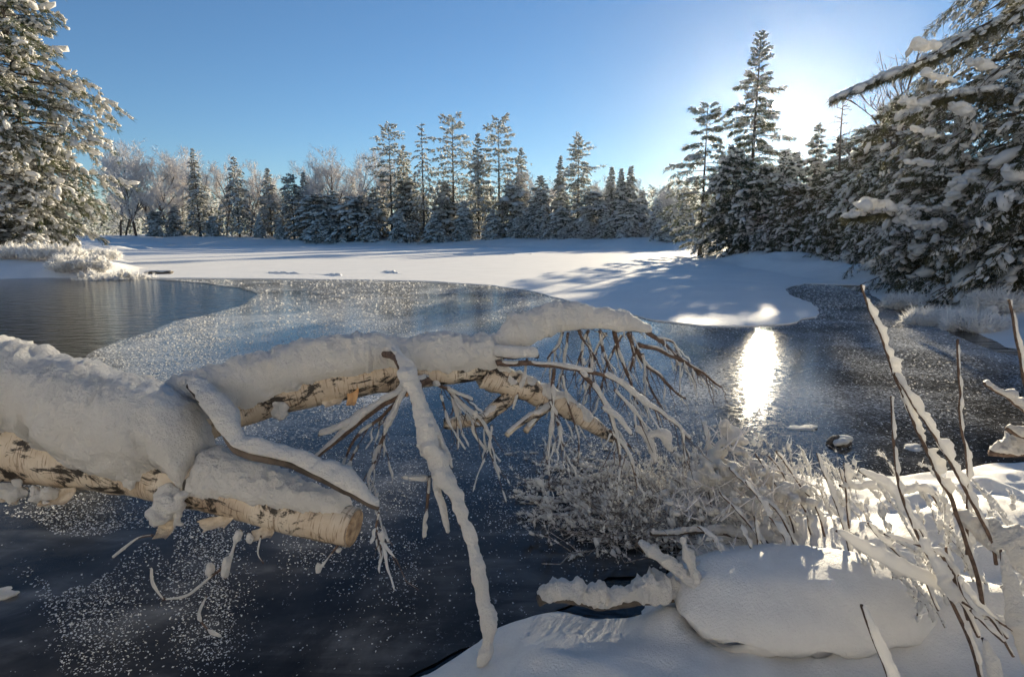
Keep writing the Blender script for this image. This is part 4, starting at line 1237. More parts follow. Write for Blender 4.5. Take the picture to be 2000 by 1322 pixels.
# long branch hanging towards the camera, almost to the bank
bough('branch', [(742, 690, 2.56), (772, 700, 2.36), (800, 760, 2.28), (820, 830, 2.24), (842, 895, 2.20), (880, 965, 2.17), (905, 1030, 2.15), (925, 1090, 2.14), (935, 1160, 2.13), (950, 1220, 2.12), (938, 1302, 2.11)],
      [7, 8, 8, 7, 6, 6, 5, 5, 4, 4, 2], [16, 21, 23, 25, 26, 27, 20, 16, 17, 18, 13], [14, 18, 20, 24, 24, 24, 18, 15, 16, 17, 12], 43, off=(0.8, -0.45, 0.3), k=10, lump=0.34, lift=1.0, sink=0.25)
bough('branch', [(845, 905, 2.19), (855, 960, 2.17), (868, 1010, 2.16), (876, 1040, 2.16)], [5, 4, 3, 2], [10, 16, 12, 5], [10, 14, 10, 4], 44, off=(0.4, -0.7, 0.3), k=8)
bough('branch', [(838, 935, 2.2), (812, 935, 2.2), (785, 930, 2.2)], [4, 3, 2], [11, 12, 8], [10, 12, 7], 45, k=8)
bough('branch', [(838, 930, 2.2), (834, 985, 2.2), (828, 1050, 2.2)], [4, 3, 2], [4, 7, 5], [4, 6, 5], 46, off=(0.3, -0.8, 0.2), k=6, gaps=0.35, gfreq=24)
bough('branch', [(818, 800, 2.25), (845, 830, 2.26), (868, 880, 2.27), (885, 915, 2.28)], [5, 4, 3, 2], [9, 14, 10, 6], [8, 12, 9, 5], 47, off=(0.5, -0.6, 0.4), k=8, gaps=0.1)
# branch going down left from the limb
bough('branch', [(838, 738, 2.5), (790, 762, 2.45), (740, 795, 2.41), (690, 832, 2.38), (650, 865, 2.35), (618, 895, 2.33)], [9, 8, 7, 6, 5, 3], [13, 17, 18, 17, 14, 8], [16, 20, 20, 17, 14, 8], 48, k=10, lump=0.28, off=(0, 0.3, 1), sink=0.1)
bough('branch', [(690, 822, 2.38), (655, 840, 2.36), (622, 852, 2.35)], [5, 4, 3], [11, 12, 8], [9, 11, 7], 49, k=8)
# slim branch over the broken stub with a thick ridge of snow
bough('branch', [(372, 752, 2.24), (425, 815, 2.1), (470, 882, 2.02), (560, 905, 1.99), (640, 940, 1.96), (700, 972, 1.94), (738, 994, 1.93)], [10, 9, 8, 8, 7, 6, 4], [26, 30, 25, 22, 22, 20, 10], [26, 30, 34, 34, 32, 28, 12], 50, k=12, lump=0.22, mat=M_BARK, lift=0.9, off=(0.15, 0.5, 1), freq=22, sink=0.08)
# twigs fanning from the outer end
FAN = [[(1262, 648, 3.1), (1290, 665, 3.12), (1315, 690, 3.14), (1335, 705, 3.15)], [(1245, 672, 3.1), (1300, 690, 3.12), (1360, 720, 3.14), (1410, 757, 3.16)], [(1240, 680, 3.1), (1265, 715, 3.1), (1300, 745, 3.1), (1338, 778, 3.1)],
       [(1225, 650, 3.08), (1240, 690, 3.06), (1232, 725, 3.05)], [(1200, 645, 3.05), (1212, 690, 3.02), (1228, 740, 3.0), (1246, 790, 3.0)], [(1170, 645, 3.0), (1180, 690, 2.98), (1195, 740, 2.96)], [(1150, 645, 3.0), (1135, 690, 2.96), (1120, 735, 2.94)],
       [(1100, 648, 2.95), (1088, 675, 2.93), (1070, 702, 2.92)], [(1130, 645, 2.97), (1150, 675, 2.97), (1165, 705, 2.97)], [(1185, 650, 3.04), (1160, 690, 3.0), (1135, 750, 2.98)], [(1215, 655, 3.06), (1190, 700, 3.02), (1175, 760, 3.0)], [(1280, 660, 3.12), (1310, 665, 3.14), (1325, 690, 3.16)],
       [(1145, 650, 3.0), (1155, 700, 2.98), (1150, 770, 2.96)], [(1255, 690, 3.1), (1262, 740, 3.08), (1290, 790, 3.07)], [(1110, 650, 2.96), (1105, 700, 2.93), (1088, 760, 2.9)], [(1320, 700, 3.13), (1350, 712, 3.14), (1370, 740, 3.14)]]
for i, f in enumerate(FAN):
    bough('twig', f, [5, 4, 3.2, 2] if i < 5 else [3, 2.4, 1.6], [3.2, 4, 3, 1.5], [4, 5, 3.4, 1.6], 60 + i, gaps=0.4 if i > 2 else 0.1, k=6, gfreq=20, off=(-0.2, -0.2, 1))
# twigs under the limb
HANG = [([(800, 745, 2.45), (770, 800, 2.42), (745, 860, 2.4), (728, 905, 2.38)], 4.5), ([(790, 770, 2.45), (760, 800, 2.43), (700, 850, 2.4), (668, 910, 2.38)], 4), ([(845, 745, 2.6), (880, 765, 2.6), (925, 782, 2.6)], 4), ([(870, 755, 2.6), (905, 790, 2.6), (940, 825, 2.6), (958, 860, 2.6)], 4),
        ([(880, 760, 2.62), (890, 800, 2.6), (895, 840, 2.6)], 3), ([(1082, 720, 2.66), (1078, 790, 2.66), (1074, 860, 2.66), (1068, 900, 2.66)], 4), ([(1075, 780, 2.66), (1090, 830, 2.66), (1098, 880, 2.66)], 3), ([(960, 830, 2.6), (955, 870, 2.6), (962, 900, 2.6)], 2.6),
        ([(1200, 760, 2.7), (1235, 800, 2.7), (1262, 830, 2.7)], 3), ([(1300, 815, 2.76), (1330, 840, 2.76), (1338, 890, 2.76)], 3), ([(1190, 840, 2.66), (1225, 880, 2.66), (1240, 925, 2.66)], 3), ([(735, 900, 2.36), (720, 940, 2.35), (735, 1000, 2.35)], 2.4),
        ([(740, 1000, 1.93), (735, 1030, 1.93), (748, 1060, 1.93)], 2.6), ([(660, 1065, 2.02), (640, 1090, 2.02), (618, 1122, 2.02)], 2.6), ([(1205, 862, 2.83), (1225, 868, 2.83), (1240, 885, 2.83)], 3), ([(930, 800, 2.6), (925, 840, 2.6), (948, 880, 2.6)], 2.4),
        ([(700, 872, 2.36), (682, 912, 2.36), (670, 960, 2.36)], 2.6), ([(1030, 700, 2.7), (1022, 740, 2.7), (1000, 800, 2.7)], 2.6), ([(1100, 730, 2.7), (1110, 790, 2.7), (1130, 850, 2.7), (1128, 900, 2.7)], 2.6), ([(860, 770, 2.55), (880, 830, 2.5), (910, 880, 2.5)], 2.4)]
for i, (f, r_) in enumerate(HANG):
    bough('twig', f, [r_, r_ * .8, r_ * .5], [r_ * 1.7, r_ * 2.1, r_ * 1.1], [r_ * 1.6, r_ * 2.1, r_ * 1.0], 90 + i, gaps=0.4, k=6, gfreq=18, off=(0.3, -0.6, 0.6))
def fine_twigs():
    rng = np.random.default_rng(640)
    wm, sm = MB(), MB()
    src = [f for f in FAN] + [h[0] for h in HANG[:13]] + [[(1110, 718, 2.68), (1210, 745, 2.72), (1300, 815, 2.76)], [(1130, 722, 2.69), (1180, 790, 2.67), (1212, 890, 2.65)], [(1060, 640, 2.9), (1130, 630, 2.98), (1270, 645, 3.12)], [(1010, 752, 2.76), (1120, 805, 2.8), (1200, 862, 2.83)]]
    for f in src:
        P = path(f, 24)
        for j in range(9):
            i = rng.integers(5, 24); L = rng.uniform(0.05, 0.22)
            d = norm(np.array((rng.normal(0.1, 0.5), rng.normal(0, 0.4), -0.8)) + norm(P[min(i + 1, 23)] - P[i - 1]) * 0.7)
            q = np.linspace(0, 1, 6)[:, None]
            pts = P[i] + d * L * q + rng.normal(0, 0.006, (6, 3)) * q
            tube(wm, pts, np.linspace(0.0028, 0.0012, 6), 4)
            if rng.random() < 0.6:
                n_ = 14; pp = spline(pts, n_)
                snow_on(sm, pp, 0.0048, 0.0055, norm(np.array((0.4, -0.5, 0.5))), 6, 0.35, 40, 0, int(rng.integers(999)), 0.45, gfreq=24)
    w_ = wm.build('fine_twigs', M_TWIG, birch); w_['kind'] = 'stuff'
    k_ = sm.build('fine_snow', M_RIME, w_); k_['kind'] = 'stuff'
fine_twigs()
# twigs below the broken stub
UNDER = [([(470, 1035, 2.0), (455, 1075, 1.98), (440, 1130, 1.97)], 4, 12), ([(445, 1100, 1.98), (410, 1128, 1.98), (365, 1162, 1.98), (322, 1170, 1.98)], 3, 5), ([(322, 1170, 1.98), (300, 1140, 1.98), (296, 1105, 1.98)], 2.4, 4), ([(402, 1165, 1.98), (390, 1200, 1.98), (408, 1228, 1.98), (432, 1243, 1.98)], 2.4, 6),
         ([(298, 1045, 1.98), (262, 1055, 1.98), (220, 1088, 1.98)], 2.6, 4), ([(485, 1040, 2.0), (490, 1062, 2.0)], 4, 9), ([(510, 1045, 2.0), (505, 1080, 2.0), (516, 1100, 2.0)], 2, 3)]
for i, (f, r_, s_) in enumerate(UNDER):
    bough('twig', f, [r_, r_ * .8, r_ * .5], [s_ * .5, s_, s_ * .7], [s_ * .5, s_, s_ * .8], 120 + i, gaps=0.2, k=6, gfreq=18, off=(0.2, -0.6, 0.7))
for (u, v, d, a, b) in [(408, 1112, 1.97, 11, 14), (440, 1110, 1.96, 11, 26), (745, 1046, 1.93, 7, 16), (622, 1108, 2.02, 7, 14), (660, 1075, 2.02, 8, 7), (668, 912, 2.38, 6, 16), (735, 975, 2.35, 6, 20), (829, 1035, 2.2, 6, 16), (872, 890, 2.275, 9, 18)]:
    mb = MB(); rng = np.random.default_rng(int(v))
    c0 = at_depth(u, v, d); n = 4
    off = rng.normal(0, 0.35, (n, 3)) * np.array((PXM(a, d), PXM(a, d), PXM(b, d))); off[0] = 0
    sc = np.repeat((np.array((PXM(b, d), PXM(a, d), PXM(a, d))))[None], n, 0) * rng.uniform(0.5, 0.8, (n, 1)); sc[0] *= 1.3
    blobs(mb, c0 + off, np.array((0.25, 0.1, 1.0)), sc * 0.8, 3, 0.5, 0, rng)
    fuse(mb.build('snow_clump', M_SNOW, birch), 0.005)

# ------------------------------------------------------------------ near bank: boulder, logs, stems
def boulder():
    c0 = np.array((1.185, 2.13, -0.01))
    zb = c0[2] + 0.05
    o = empty('boulder', (c0[0], c0[1], zb - 0.05), 'rounded boulder under a thick smooth dome of snow at the bottom right', 'boulder')
    T, F = ICO[4]
    def dome(a, b, h, low, seed, amp, mat, name, par, dz=0.0, e=2.4):
        r = (np.abs(T[:, 0]) ** e + np.abs(T[:, 1]) ** e + np.abs(T[:, 2]) ** 2.0) ** (-1 / e)
        V = T * r[:, None]
        z = np.where(V[:, 2] > 0, V[:, 2] * h, V[:, 2] * low)
        skew = 1 + 0.10 * V[:, 0]
        V = np.stack((V[:, 0] * a, V[:, 1] * b, z * skew + dz), -1)
        V = V + (T * (amp * fbm(T, 1.6, 3, seed) + 0.25 * amp * fbm(T, 9, 3, seed + 2))[:, None])
        V[:, 2] += np.where(T[:, 2] < 0.25, 0.035 * fbm(T * np.array((1, 1, 0.2)), 9, 3, seed) * np.clip((0.25 - T[:, 2]) * 3, 0, 1), 0)
        mb = MB(); mb.add(V, F)
        return mb.build(name, mat, par, origin=(0, 0, 0))
    rk = dome(0.525, 0.30, 0.11, 0.14, 5, 0.03, M_ROCK, 'rock', o, 0.02)
    dome(0.515, 0.30, 0.205, 0.04, 6, 0.020, M_SNOWSOFT, 'snow_cap', o, 0.115)
boulder()

G_STEM = 'rime covered stems on the near bank'
def stem(name, label, px, rad, sw, sh, seed, cat='twig', off=(0.35, -0.5, 0.6), gaps=0.25, k=6, group=G_STEM, lump=0.5, mat=None, gfreq=26.0, smat=None, extra=(), lift=0.9, bead=True):
    (u1, v1, d1), (u0, v0, d0) = px[-1], px[-2]
    l_ = math.hypot(u1 - u0, v1 - v0) + 1e-6
    if v1 - v0 > 5 and u1 < 2000:
        px = list(px) + [(u1 + (u1 - u0) / l_ * 45, v1 + 70, d1)]; sw = list(sw) + [sw[-1] * 0.6]; sh = list(sh) + [sh[-1] * 0.6]; rad = list(rad) + [rad[-1]]
    c0 = at_depth(*px[-1])
    o = empty(name, tuple(c0), label, cat, group)
    rad = [r * 0.68 for r in rad]; sw = [q * 0.85 for q in sw]; sh = [q * 0.85 for q in sh]
    bough('stalk', px, rad, sw, sh, seed, gaps, off, mat or M_TWIG, None, k, lump, parent=o, smat=smat or M_RIME, gfreq=gfreq, freq=42, lift=lift)
    for i, e in enumerate(extra):
        bough('side_twig', e, [rad[0], rad[0] * 1.2, rad[0] * 1.3], [sw[0], max(sw), sw[-1]], [sh[0], max(sh), sh[-1]], seed + 500 + i, gaps, off, mat or M_TWIG, None, k, lump, parent=o, smat=smat or M_RIME, gfreq=gfreq, freq=30, lift=lift)
    return o
stem('iced_stem', 'tallest leaning stem crusted with beads of rime, tip highest against the ice', [(1682, 556, 1.95), (1712, 636, 1.96), (1745, 722, 1.97), (1784, 824, 1.98), (1831, 919, 1.98), (1867, 1002, 1.97), (1908, 1125, 1.92)], [3.0, 3.5, 4, 4.5, 5, 5.5, 6], [5, 8, 9, 9, 9, 6, 3], [8, 14, 15, 14, 14, 8, 4], 700, gaps=0.12, gfreq=26, off=(0.8, -0.1, 0.4))
stem('iced_stem', 'rimed stem forking off the tallest one and running down beside it', [(1747, 728, 1.95), (1785, 790, 1.95), (1825, 850, 1.95), (1879, 942, 1.94), (1926, 1032, 1.92)], [3, 3.5, 4, 4.5, 5], [6, 9, 9, 8, 4], [9, 14, 14, 11, 5], 701, gaps=0.12, gfreq=26, off=(0.8, -0.1, 0.4))
stem('iced_stem', 'straight upright reddish stem with little rime near the right edge', [(1871, 663, 2.0), (1874, 740, 2.0), (1879, 806, 2.0), (1888, 907, 2.0), (1891, 960, 2.0), (1890, 1012, 1.98)], [3.5, 4, 4, 4, 4, 4], [3, 4, 4, 6, 5, 3], [3, 4, 5, 8, 6, 3], 702, gaps=0.5)
stem('iced_stem', 'long curved reddish stem standing nearest the boulder', [(1740, 774, 1.85), (1743, 840, 1.85), (1754, 942, 1.86), (1775, 1000, 1.86), (1796, 1049, 1.85), (1831, 1120, 1.83), (1896, 1252, 1.75)], [3.5, 4, 4.5, 5, 5, 5.5, 6], [3, 4, 5, 7, 10, 14, 6], [3, 4, 5, 8, 12, 16, 6], 703, gaps=0.35)
stem('iced_stem', 'reddish stem cut off by the right edge high against the shore', [(1970, 586, 1.9), (1978, 620, 1.9), (1986, 660, 1.9), (2004, 760, 1.9), (2030, 900, 1.9), (2060, 1080, 1.9)], [4, 5, 5, 6, 6, 6], [4, 6, 6, 7, 7, 7], [4, 7, 6, 7, 7, 7], 704, gaps=0.35)
stem('snowy_twig', 'low arching twig carrying a thin blade of snow behind the boulder top', [(1633, 1036, 1.95), (1695, 1080, 1.92), (1766, 1114, 1.88), (1843, 1152, 1.85), (1875, 1175, 1.83)], [4, 4, 4.5, 5, 5], [8, 14, 14, 12, 6], [12, 24, 26, 22, 10], 705, gaps=0.0, off=(0.15, 0.1, 1), lump=0.15, lift=0.1)
stem('snowy_twig', 'thin bowed twig above the blade of snow twig', [(1695, 1020, 1.98), (1720, 1050, 1.97), (1766, 1090, 1.95), (1800, 1120, 1.92)], [3, 3, 3, 3], [4, 6, 6, 4], [5, 9, 9, 5], 706, gaps=0.2)
stem('snowy_twig', 'feather shaped snowy twig between the horizontal log and the boulder', [(1676, 918, 2.4), (1720, 945, 2.36), (1750, 975, 2.32), (1768, 1003, 2.28), (1800, 1040, 2.2)], [3, 3, 3, 3, 3], [9, 18, 18, 12, 6], [10, 20, 20, 14, 6], 707, gaps=0.0, lump=0.2, off=(0.4, 0.2, 0.8))
stem('snowy_twig', 'short dark twig poking left out of the snow by the long curved stem', [(1726, 1042, 1.9), (1765, 1055, 1.9), (1808, 1072, 1.88), (1840, 1085, 1.86)], [3, 3.5, 4, 4], [3, 6, 9, 8], [3, 6, 9, 8], 708, gaps=0.3)
stem('snowy_log', 'thin horizontal stick with snow on top lying across the far edge of the bank', [(1640, 948, 2.75), (1707, 951, 2.72), (1760, 955, 2.7), (1815, 962, 2.7)], [4, 5, 5, 5], [4, 9, 12, 10], [3, 10, 16, 12], 709, cat='stick', gaps=0.0, extra=[[(1648, 905, 2.75), (1653, 930, 2.75), (1658, 950, 2.75)]])
stem('snowy_twig', 'snow coated stub standing in front of the boulder at the bottom edge', [(1683, 1180, 1.66), (1695, 1215, 1.66), (1712, 1255, 1.66), (1737, 1325, 1.64), (1748, 1380, 1.62)], [5, 5, 6, 6, 6], [6, 12, 14, 14, 14], [5, 12, 14, 14, 14], 710, gaps=0.0, off=(0.7, -0.5, 0.3), lump=0.25)
stem('snowy_twig', 'dark tangled twig running down to the right edge below the snow horn', [(1873, 1124, 1.75), (1890, 1160, 1.73), (1914, 1186, 1.72), (1973, 1226, 1.7), (2030, 1250, 1.7)], [4, 4.5, 5, 5, 5], [5, 8, 6, 4, 3], [6, 10, 6, 4, 3], 711, gaps=0.4, extra=[[(1880, 1176, 1.74), (1930, 1205, 1.72), (1965, 1245, 1.7)], [(1905, 1205, 1.72), (1950, 1210, 1.72), (2000, 1235, 1.7)], [(1895, 1190, 1.72), (1925, 1220, 1.7), (1962, 1252, 1.68)]])
stem('snowy_twig', 'bent branch with a thick wavy shelf of snow at the right edge', [(1862, 1003, 2.0), (1914, 1043, 1.96), (1960, 1078, 1.92), (2003, 1112, 1.88), (2060, 1150, 1.85)], [5, 6, 6, 6, 6], [14, 22, 24, 22, 20], [16, 38, 46, 44, 40], 712, gaps=0.0, off=(0.2, 0.1, 1), lump=0.3, lift=0.1, smat=M_SNOW, cat='branch')
stem('snowy_twig', 'short bristly stem with dried seed heads behind the long curved stem', [(1836, 1075, 1.86), (1850, 1105, 1.85), (1868, 1140, 1.84)], [5, 7, 5], [5, 6, 5], [4, 5, 4], 713, gaps=0.6, extra=[[(1830, 1090, 1.86), (1845, 1110, 1.86), (1862, 1128, 1.86)], [(1848, 1070, 1.86), (1856, 1100, 1.86), (1866, 1130, 1.86)]])
stem('snowy_twig', 'upright rimed twig with hooked tip right of the long curved stem', [(1873, 1122, 1.72), (1880, 1150, 1.72), (1900, 1185, 1.71), (1940, 1210, 1.7)], [3, 3.5, 4, 4], [6, 8, 8, 5], [6, 10, 8, 5], 714, gaps=0.1)
stem('snowy_branch', 'snowy branch reaching in from the right edge over the far ice', [(1922, 748, 2.9), (1962, 772, 2.9), (2000, 800, 2.9), (2050, 840, 2.9)], [4, 5, 6, 7], [7, 12, 14, 15], [7, 14, 16, 16], 715, cat='branch', gaps=0.05, off=(0.3, -0.2, 0.8), smat=M_SNOW)
stem('snowy_branch', 'snow loaded log end jutting from the right edge beside the ice', [(1932, 884, 3.1), (1965, 886, 3.1), (2010, 884, 3.1), (2070, 880, 3.1)], [10, 12, 14, 14], [14, 18, 20, 20], [16, 24, 28, 28], 716, cat='branch', gaps=0.0, off=(0, 0, 1), smat=M_SNOW)
stem('snowy_branch', 'second snowy branch lower on the right edge, below the reaching one', [(1966, 835, 3.0), (1990, 848, 3.0), (2030, 862, 3.0)], [6, 7, 8], [12, 16, 16], [12, 18, 18], 717, cat='branch', gaps=0.0, off=(0, 0, 1), smat=M_SNOW)
# horn of snow over a bent shoot
stem('snow_horn', 'pointed horn of snow over a bent shoot near the right edge', [(1955, 1075, 1.74), (1962, 1120, 1.74), (1975, 1170, 1.73), (1995, 1230, 1.72)], [4, 5, 6, 6], [6, 20, 32, 46], [6, 18, 26, 34], 718, cat='snow lump', gaps=0.0, off=(0.3, -0.8, 0.2), lump=0.15, smat=M_SNOW)
stem('snow_horn', 'little peak of snow at the bottom edge right of the boulder', [(1918, 1245, 1.62), (1925, 1270, 1.62), (1935, 1300, 1.61), (1945, 1340, 1.6)], [4, 5, 6, 6], [10, 18, 24, 40], [8, 16, 20, 24], 719, cat='snow lump', gaps=0.0, off=(0.2, -0.8, 0.2), lump=0.12, smat=M_SNOW)

# logs and snowy sticks by the water
stem('snowy_log', 'thick snow topped log end jutting left over the dark water below the brush', [(1052, 1172, 2.28), (1100, 1164, 2.3), (1178, 1176, 2.32), (1257, 1166, 2.35), (1330, 1160, 2.38)], [15, 19, 20, 20, 20], [24, 30, 28, 31, 28], [14, 34, 30, 38, 40], 730, cat='log', gaps=0.0, off=(0, 0.12, 1), lump=0.3, mat=M_ROCK, smat=M_SNOW, k=10, lift=0.5)
stem('snowy_stick', 'slanting broken stick with pale end and thick snow rising over the water', [(1244, 1058, 2.42), (1308, 1108, 2.36), (1340, 1134, 2.33), (1372, 1160, 2.3)], [8, 7, 6, 5], [14, 16, 16, 12], [14, 22, 25, 22], 731, cat='stick', gaps=0.0, off=(0.35, 0.4, 1), lump=0.34, mat=M_BARK, smat=M_SNOW, k=8, lift=0.2)
stem('snowy_stick', 'short upright shoot in front of the slanting broken stick', [(1330, 1047, 2.34), (1343, 1086, 2.33), (1355, 1120, 2.32), (1370, 1160, 2.3)], [4, 4, 4, 4], [7, 11, 9, 3], [7, 11, 8, 3], 732, cat='stick', gaps=0.0, off=(0.3, -0.6, 0.4), smat=M_SNOW)
stem('snowy_log', 'long thin snow topped pole lying back in the brush', [(1270, 1042, 2.75), (1355, 1038, 2.75), (1442, 1045, 2.72), (1500, 1055, 2.7)], [6, 7, 8, 8], [7, 10, 13, 14], [6, 9, 14, 16], 733, cat='stick', gaps=0.0, off=(0, -0.1, 1), mat=M_BARK, smat=M_SNOW)
stem('snowy_stick', 'snowy stick lying on the bank just above the slanting broken stick foot', [(1352, 1108, 2.42), (1400, 1104, 2.42), (1450, 1106, 2.42), (1490, 1112, 2.42)], [4, 4, 4, 4], [8, 13, 13, 9], [8, 14, 14, 9], 734, cat='stick', gaps=0.0, off=(0, -0.1, 1), smat=M_SNOW)
LEAN = [([(1456, 940, 2.6), (1478, 970, 2.58), (1501, 1005, 2.55), (1533, 1053, 2.5), (1556, 1118, 2.42)], 10, 'long snow beaded stalk leaning left above the left shoulder of the boulder'),
        ([(1424, 912, 2.72), (1455, 945, 2.7), (1480, 965, 2.68), (1520, 1000, 2.6)], 8, 'snow beaded stalk left of the long one above the boulder'),
        ([(1405, 960, 2.66), (1446, 1004, 2.62), (1474, 1036, 2.58), (1500, 1075, 2.52)], 8, 'lower stalk leaning over the lying pole'),
        ([(1516, 880, 2.8), (1535, 905, 2.8), (1556, 936, 2.78), (1592, 990, 2.72)], 7, 'middle of the three leaning stalks at the far edge of the bank'),
        ([(1500, 890, 2.82), (1530, 930, 2.8), (1568, 992, 2.75)], 7, 'left of the three leaning stalks at the far edge of the bank'),
        ([(1596, 884, 2.72), (1608, 920, 2.7), (1622, 952, 2.68), (1648, 1026, 2.6)], 7, 'right and straightest of the three leaning stalks at the far bank edge'),
        ([(1446, 1024, 2.5), (1458, 1052, 2.48), (1472, 1075, 2.46), (1510, 1110, 2.42)], 9, 'thick short stalk hung with snow just left of the boulder top'),
        ([(1362, 1028, 2.55), (1395, 1057, 2.52), (1430, 1095, 2.48)], 10, 'curved snowy stalk behind the short upright shoot'),
        ([(1472, 1008, 2.52), (1474, 1030, 2.52), (1478, 1056, 2.52)], 5, 'tiny upright rimed shoot beside the thick short stalk'),
        ([(1371, 822, 3.1), (1380, 860, 3.08), (1383, 900, 3.05), (1385, 930, 3.02)], 9, 'tufted upright rimed shoot left of the snow capped shrub'),
        ([(1476, 885, 2.85), (1500, 925, 2.83), (1530, 975, 2.8)], 6, 'thin rimed stalk leaning behind the snow capped shrub'),
        ([(1640, 915, 2.78), (1645, 935, 2.77), (1650, 960, 2.75)], 5, 'small upright shoot at the left end of the horizontal stick')]
for i, (f, s_, lb) in enumerate(LEAN):
    s_ = s_ * 0.8
    stem('rimed_stalk', lb, f, [2.6, 2.6, 2.8, 3], [s_ * .7, s_, s_ * 1.1, s_ * 1.1], [s_ * .7, s_, s_ * 1.1, s_ * 1.1], 740 + i, cat='stalk', gaps=0.22, off=(0.45, -0.1, 0.8), lump=0.6)

# snow capped shrub: lumps of snow fused on bent stems
def fused(name, parent, C, r, voxel, mat, seed, squash=0.8, amp=0.25):
    rng = np.random.default_rng(seed)
    C = np.asarray(C, float); r = np.asarray(r, float)
    mb = MB()
    blobs(mb, C, rng.normal(0, 1, C.shape) * np.array((1, 1, 0.2)), np.stack((r * rng.uniform(1, 1.5, len(r)), r, r * squash), -1), 2, amp, 0, rng)
    o = mb.build(name, mat, parent)
    md = o.modifiers.new('fuse', 'REMESH'); md.mode = 'VOXEL'; md.voxel_size = voxel; md.use_smooth_shade = True
    s2 = o.modifiers.new('soft', 'SMOOTH'); s2.iterations = 3; s2.factor = 0.5
    return o
def shrub(label, spots, seed, n=26, group='snow smothered shrubs on the near bank'):
    rng = np.random.default_rng(seed)
    C, r = [], []
    for (u, v, d, w, h) in spots:
        for i in range(n):
            q = rng.normal(0, 0.4, 3)
            C.append(at_depth(u, v, d) + q * np.array((PXM(w, d), PXM(w, d), PXM(h, d)))); r.append(PXM(min(w, h), d) * rng.uniform(0.16, 0.36))
    c0 = at_depth(*spots[0][:3])
    b = bank_z(c0[0], c0[1])
    o = empty('snowy_shrub', (c0[0], c0[1], b), label, 'shrub', group)
    fused('snow_load', o, C, r, 0.010, M_SNOW, seed)['kind'] = 'stuff'
    mb = MB()
    for i in range(46):
        sp_ = spots[rng.integers(len(spots))]
        d = sp_[2]
        p0 = at_depth(sp_[0] + rng.normal(0, sp_[3] * .6), sp_[1] + sp_[4] * 1.0, d + rng.normal(0, .06)); p1 = at_depth(sp_[0] + rng.normal(0, sp_[3] * 1.1), sp_[1] - sp_[4] * rng.uniform(0.3, 1.3), d + rng.normal(0, .12))
        md_ = (p0 + p1) / 2 + rng.normal(0, 0.02, 3)
        tube(mb, spline([p0, md_, p1], 6), np.linspace(0.004, 0.0015, 6), 4)
    t_ = mb.build('stems', M_FROSTWOOD, o)
    t_['kind'] = 'stuff'
shrub('snow capped shrub heaped highest against the sun glitter', [(1425, 850, 3.0, 34, 30), (1415, 905, 2.95, 60, 36), (1440, 950, 2.9, 60, 34), (1375, 930, 2.95, 40, 30)], 801)
shrub('wide low shrub drooping with snow between the capped shrub and the leaning stalks', [(1490, 920, 2.85, 60, 30), (1530, 960, 2.8, 56, 34), (1465, 985, 2.75, 56, 32)], 802)
shrub('low snow lumps over brush above the lying pole', [(1390, 990, 2.8, 60, 26), (1330, 975, 2.85, 50, 24), (1400, 1065, 2.55, 40, 22)], 803, n=16)

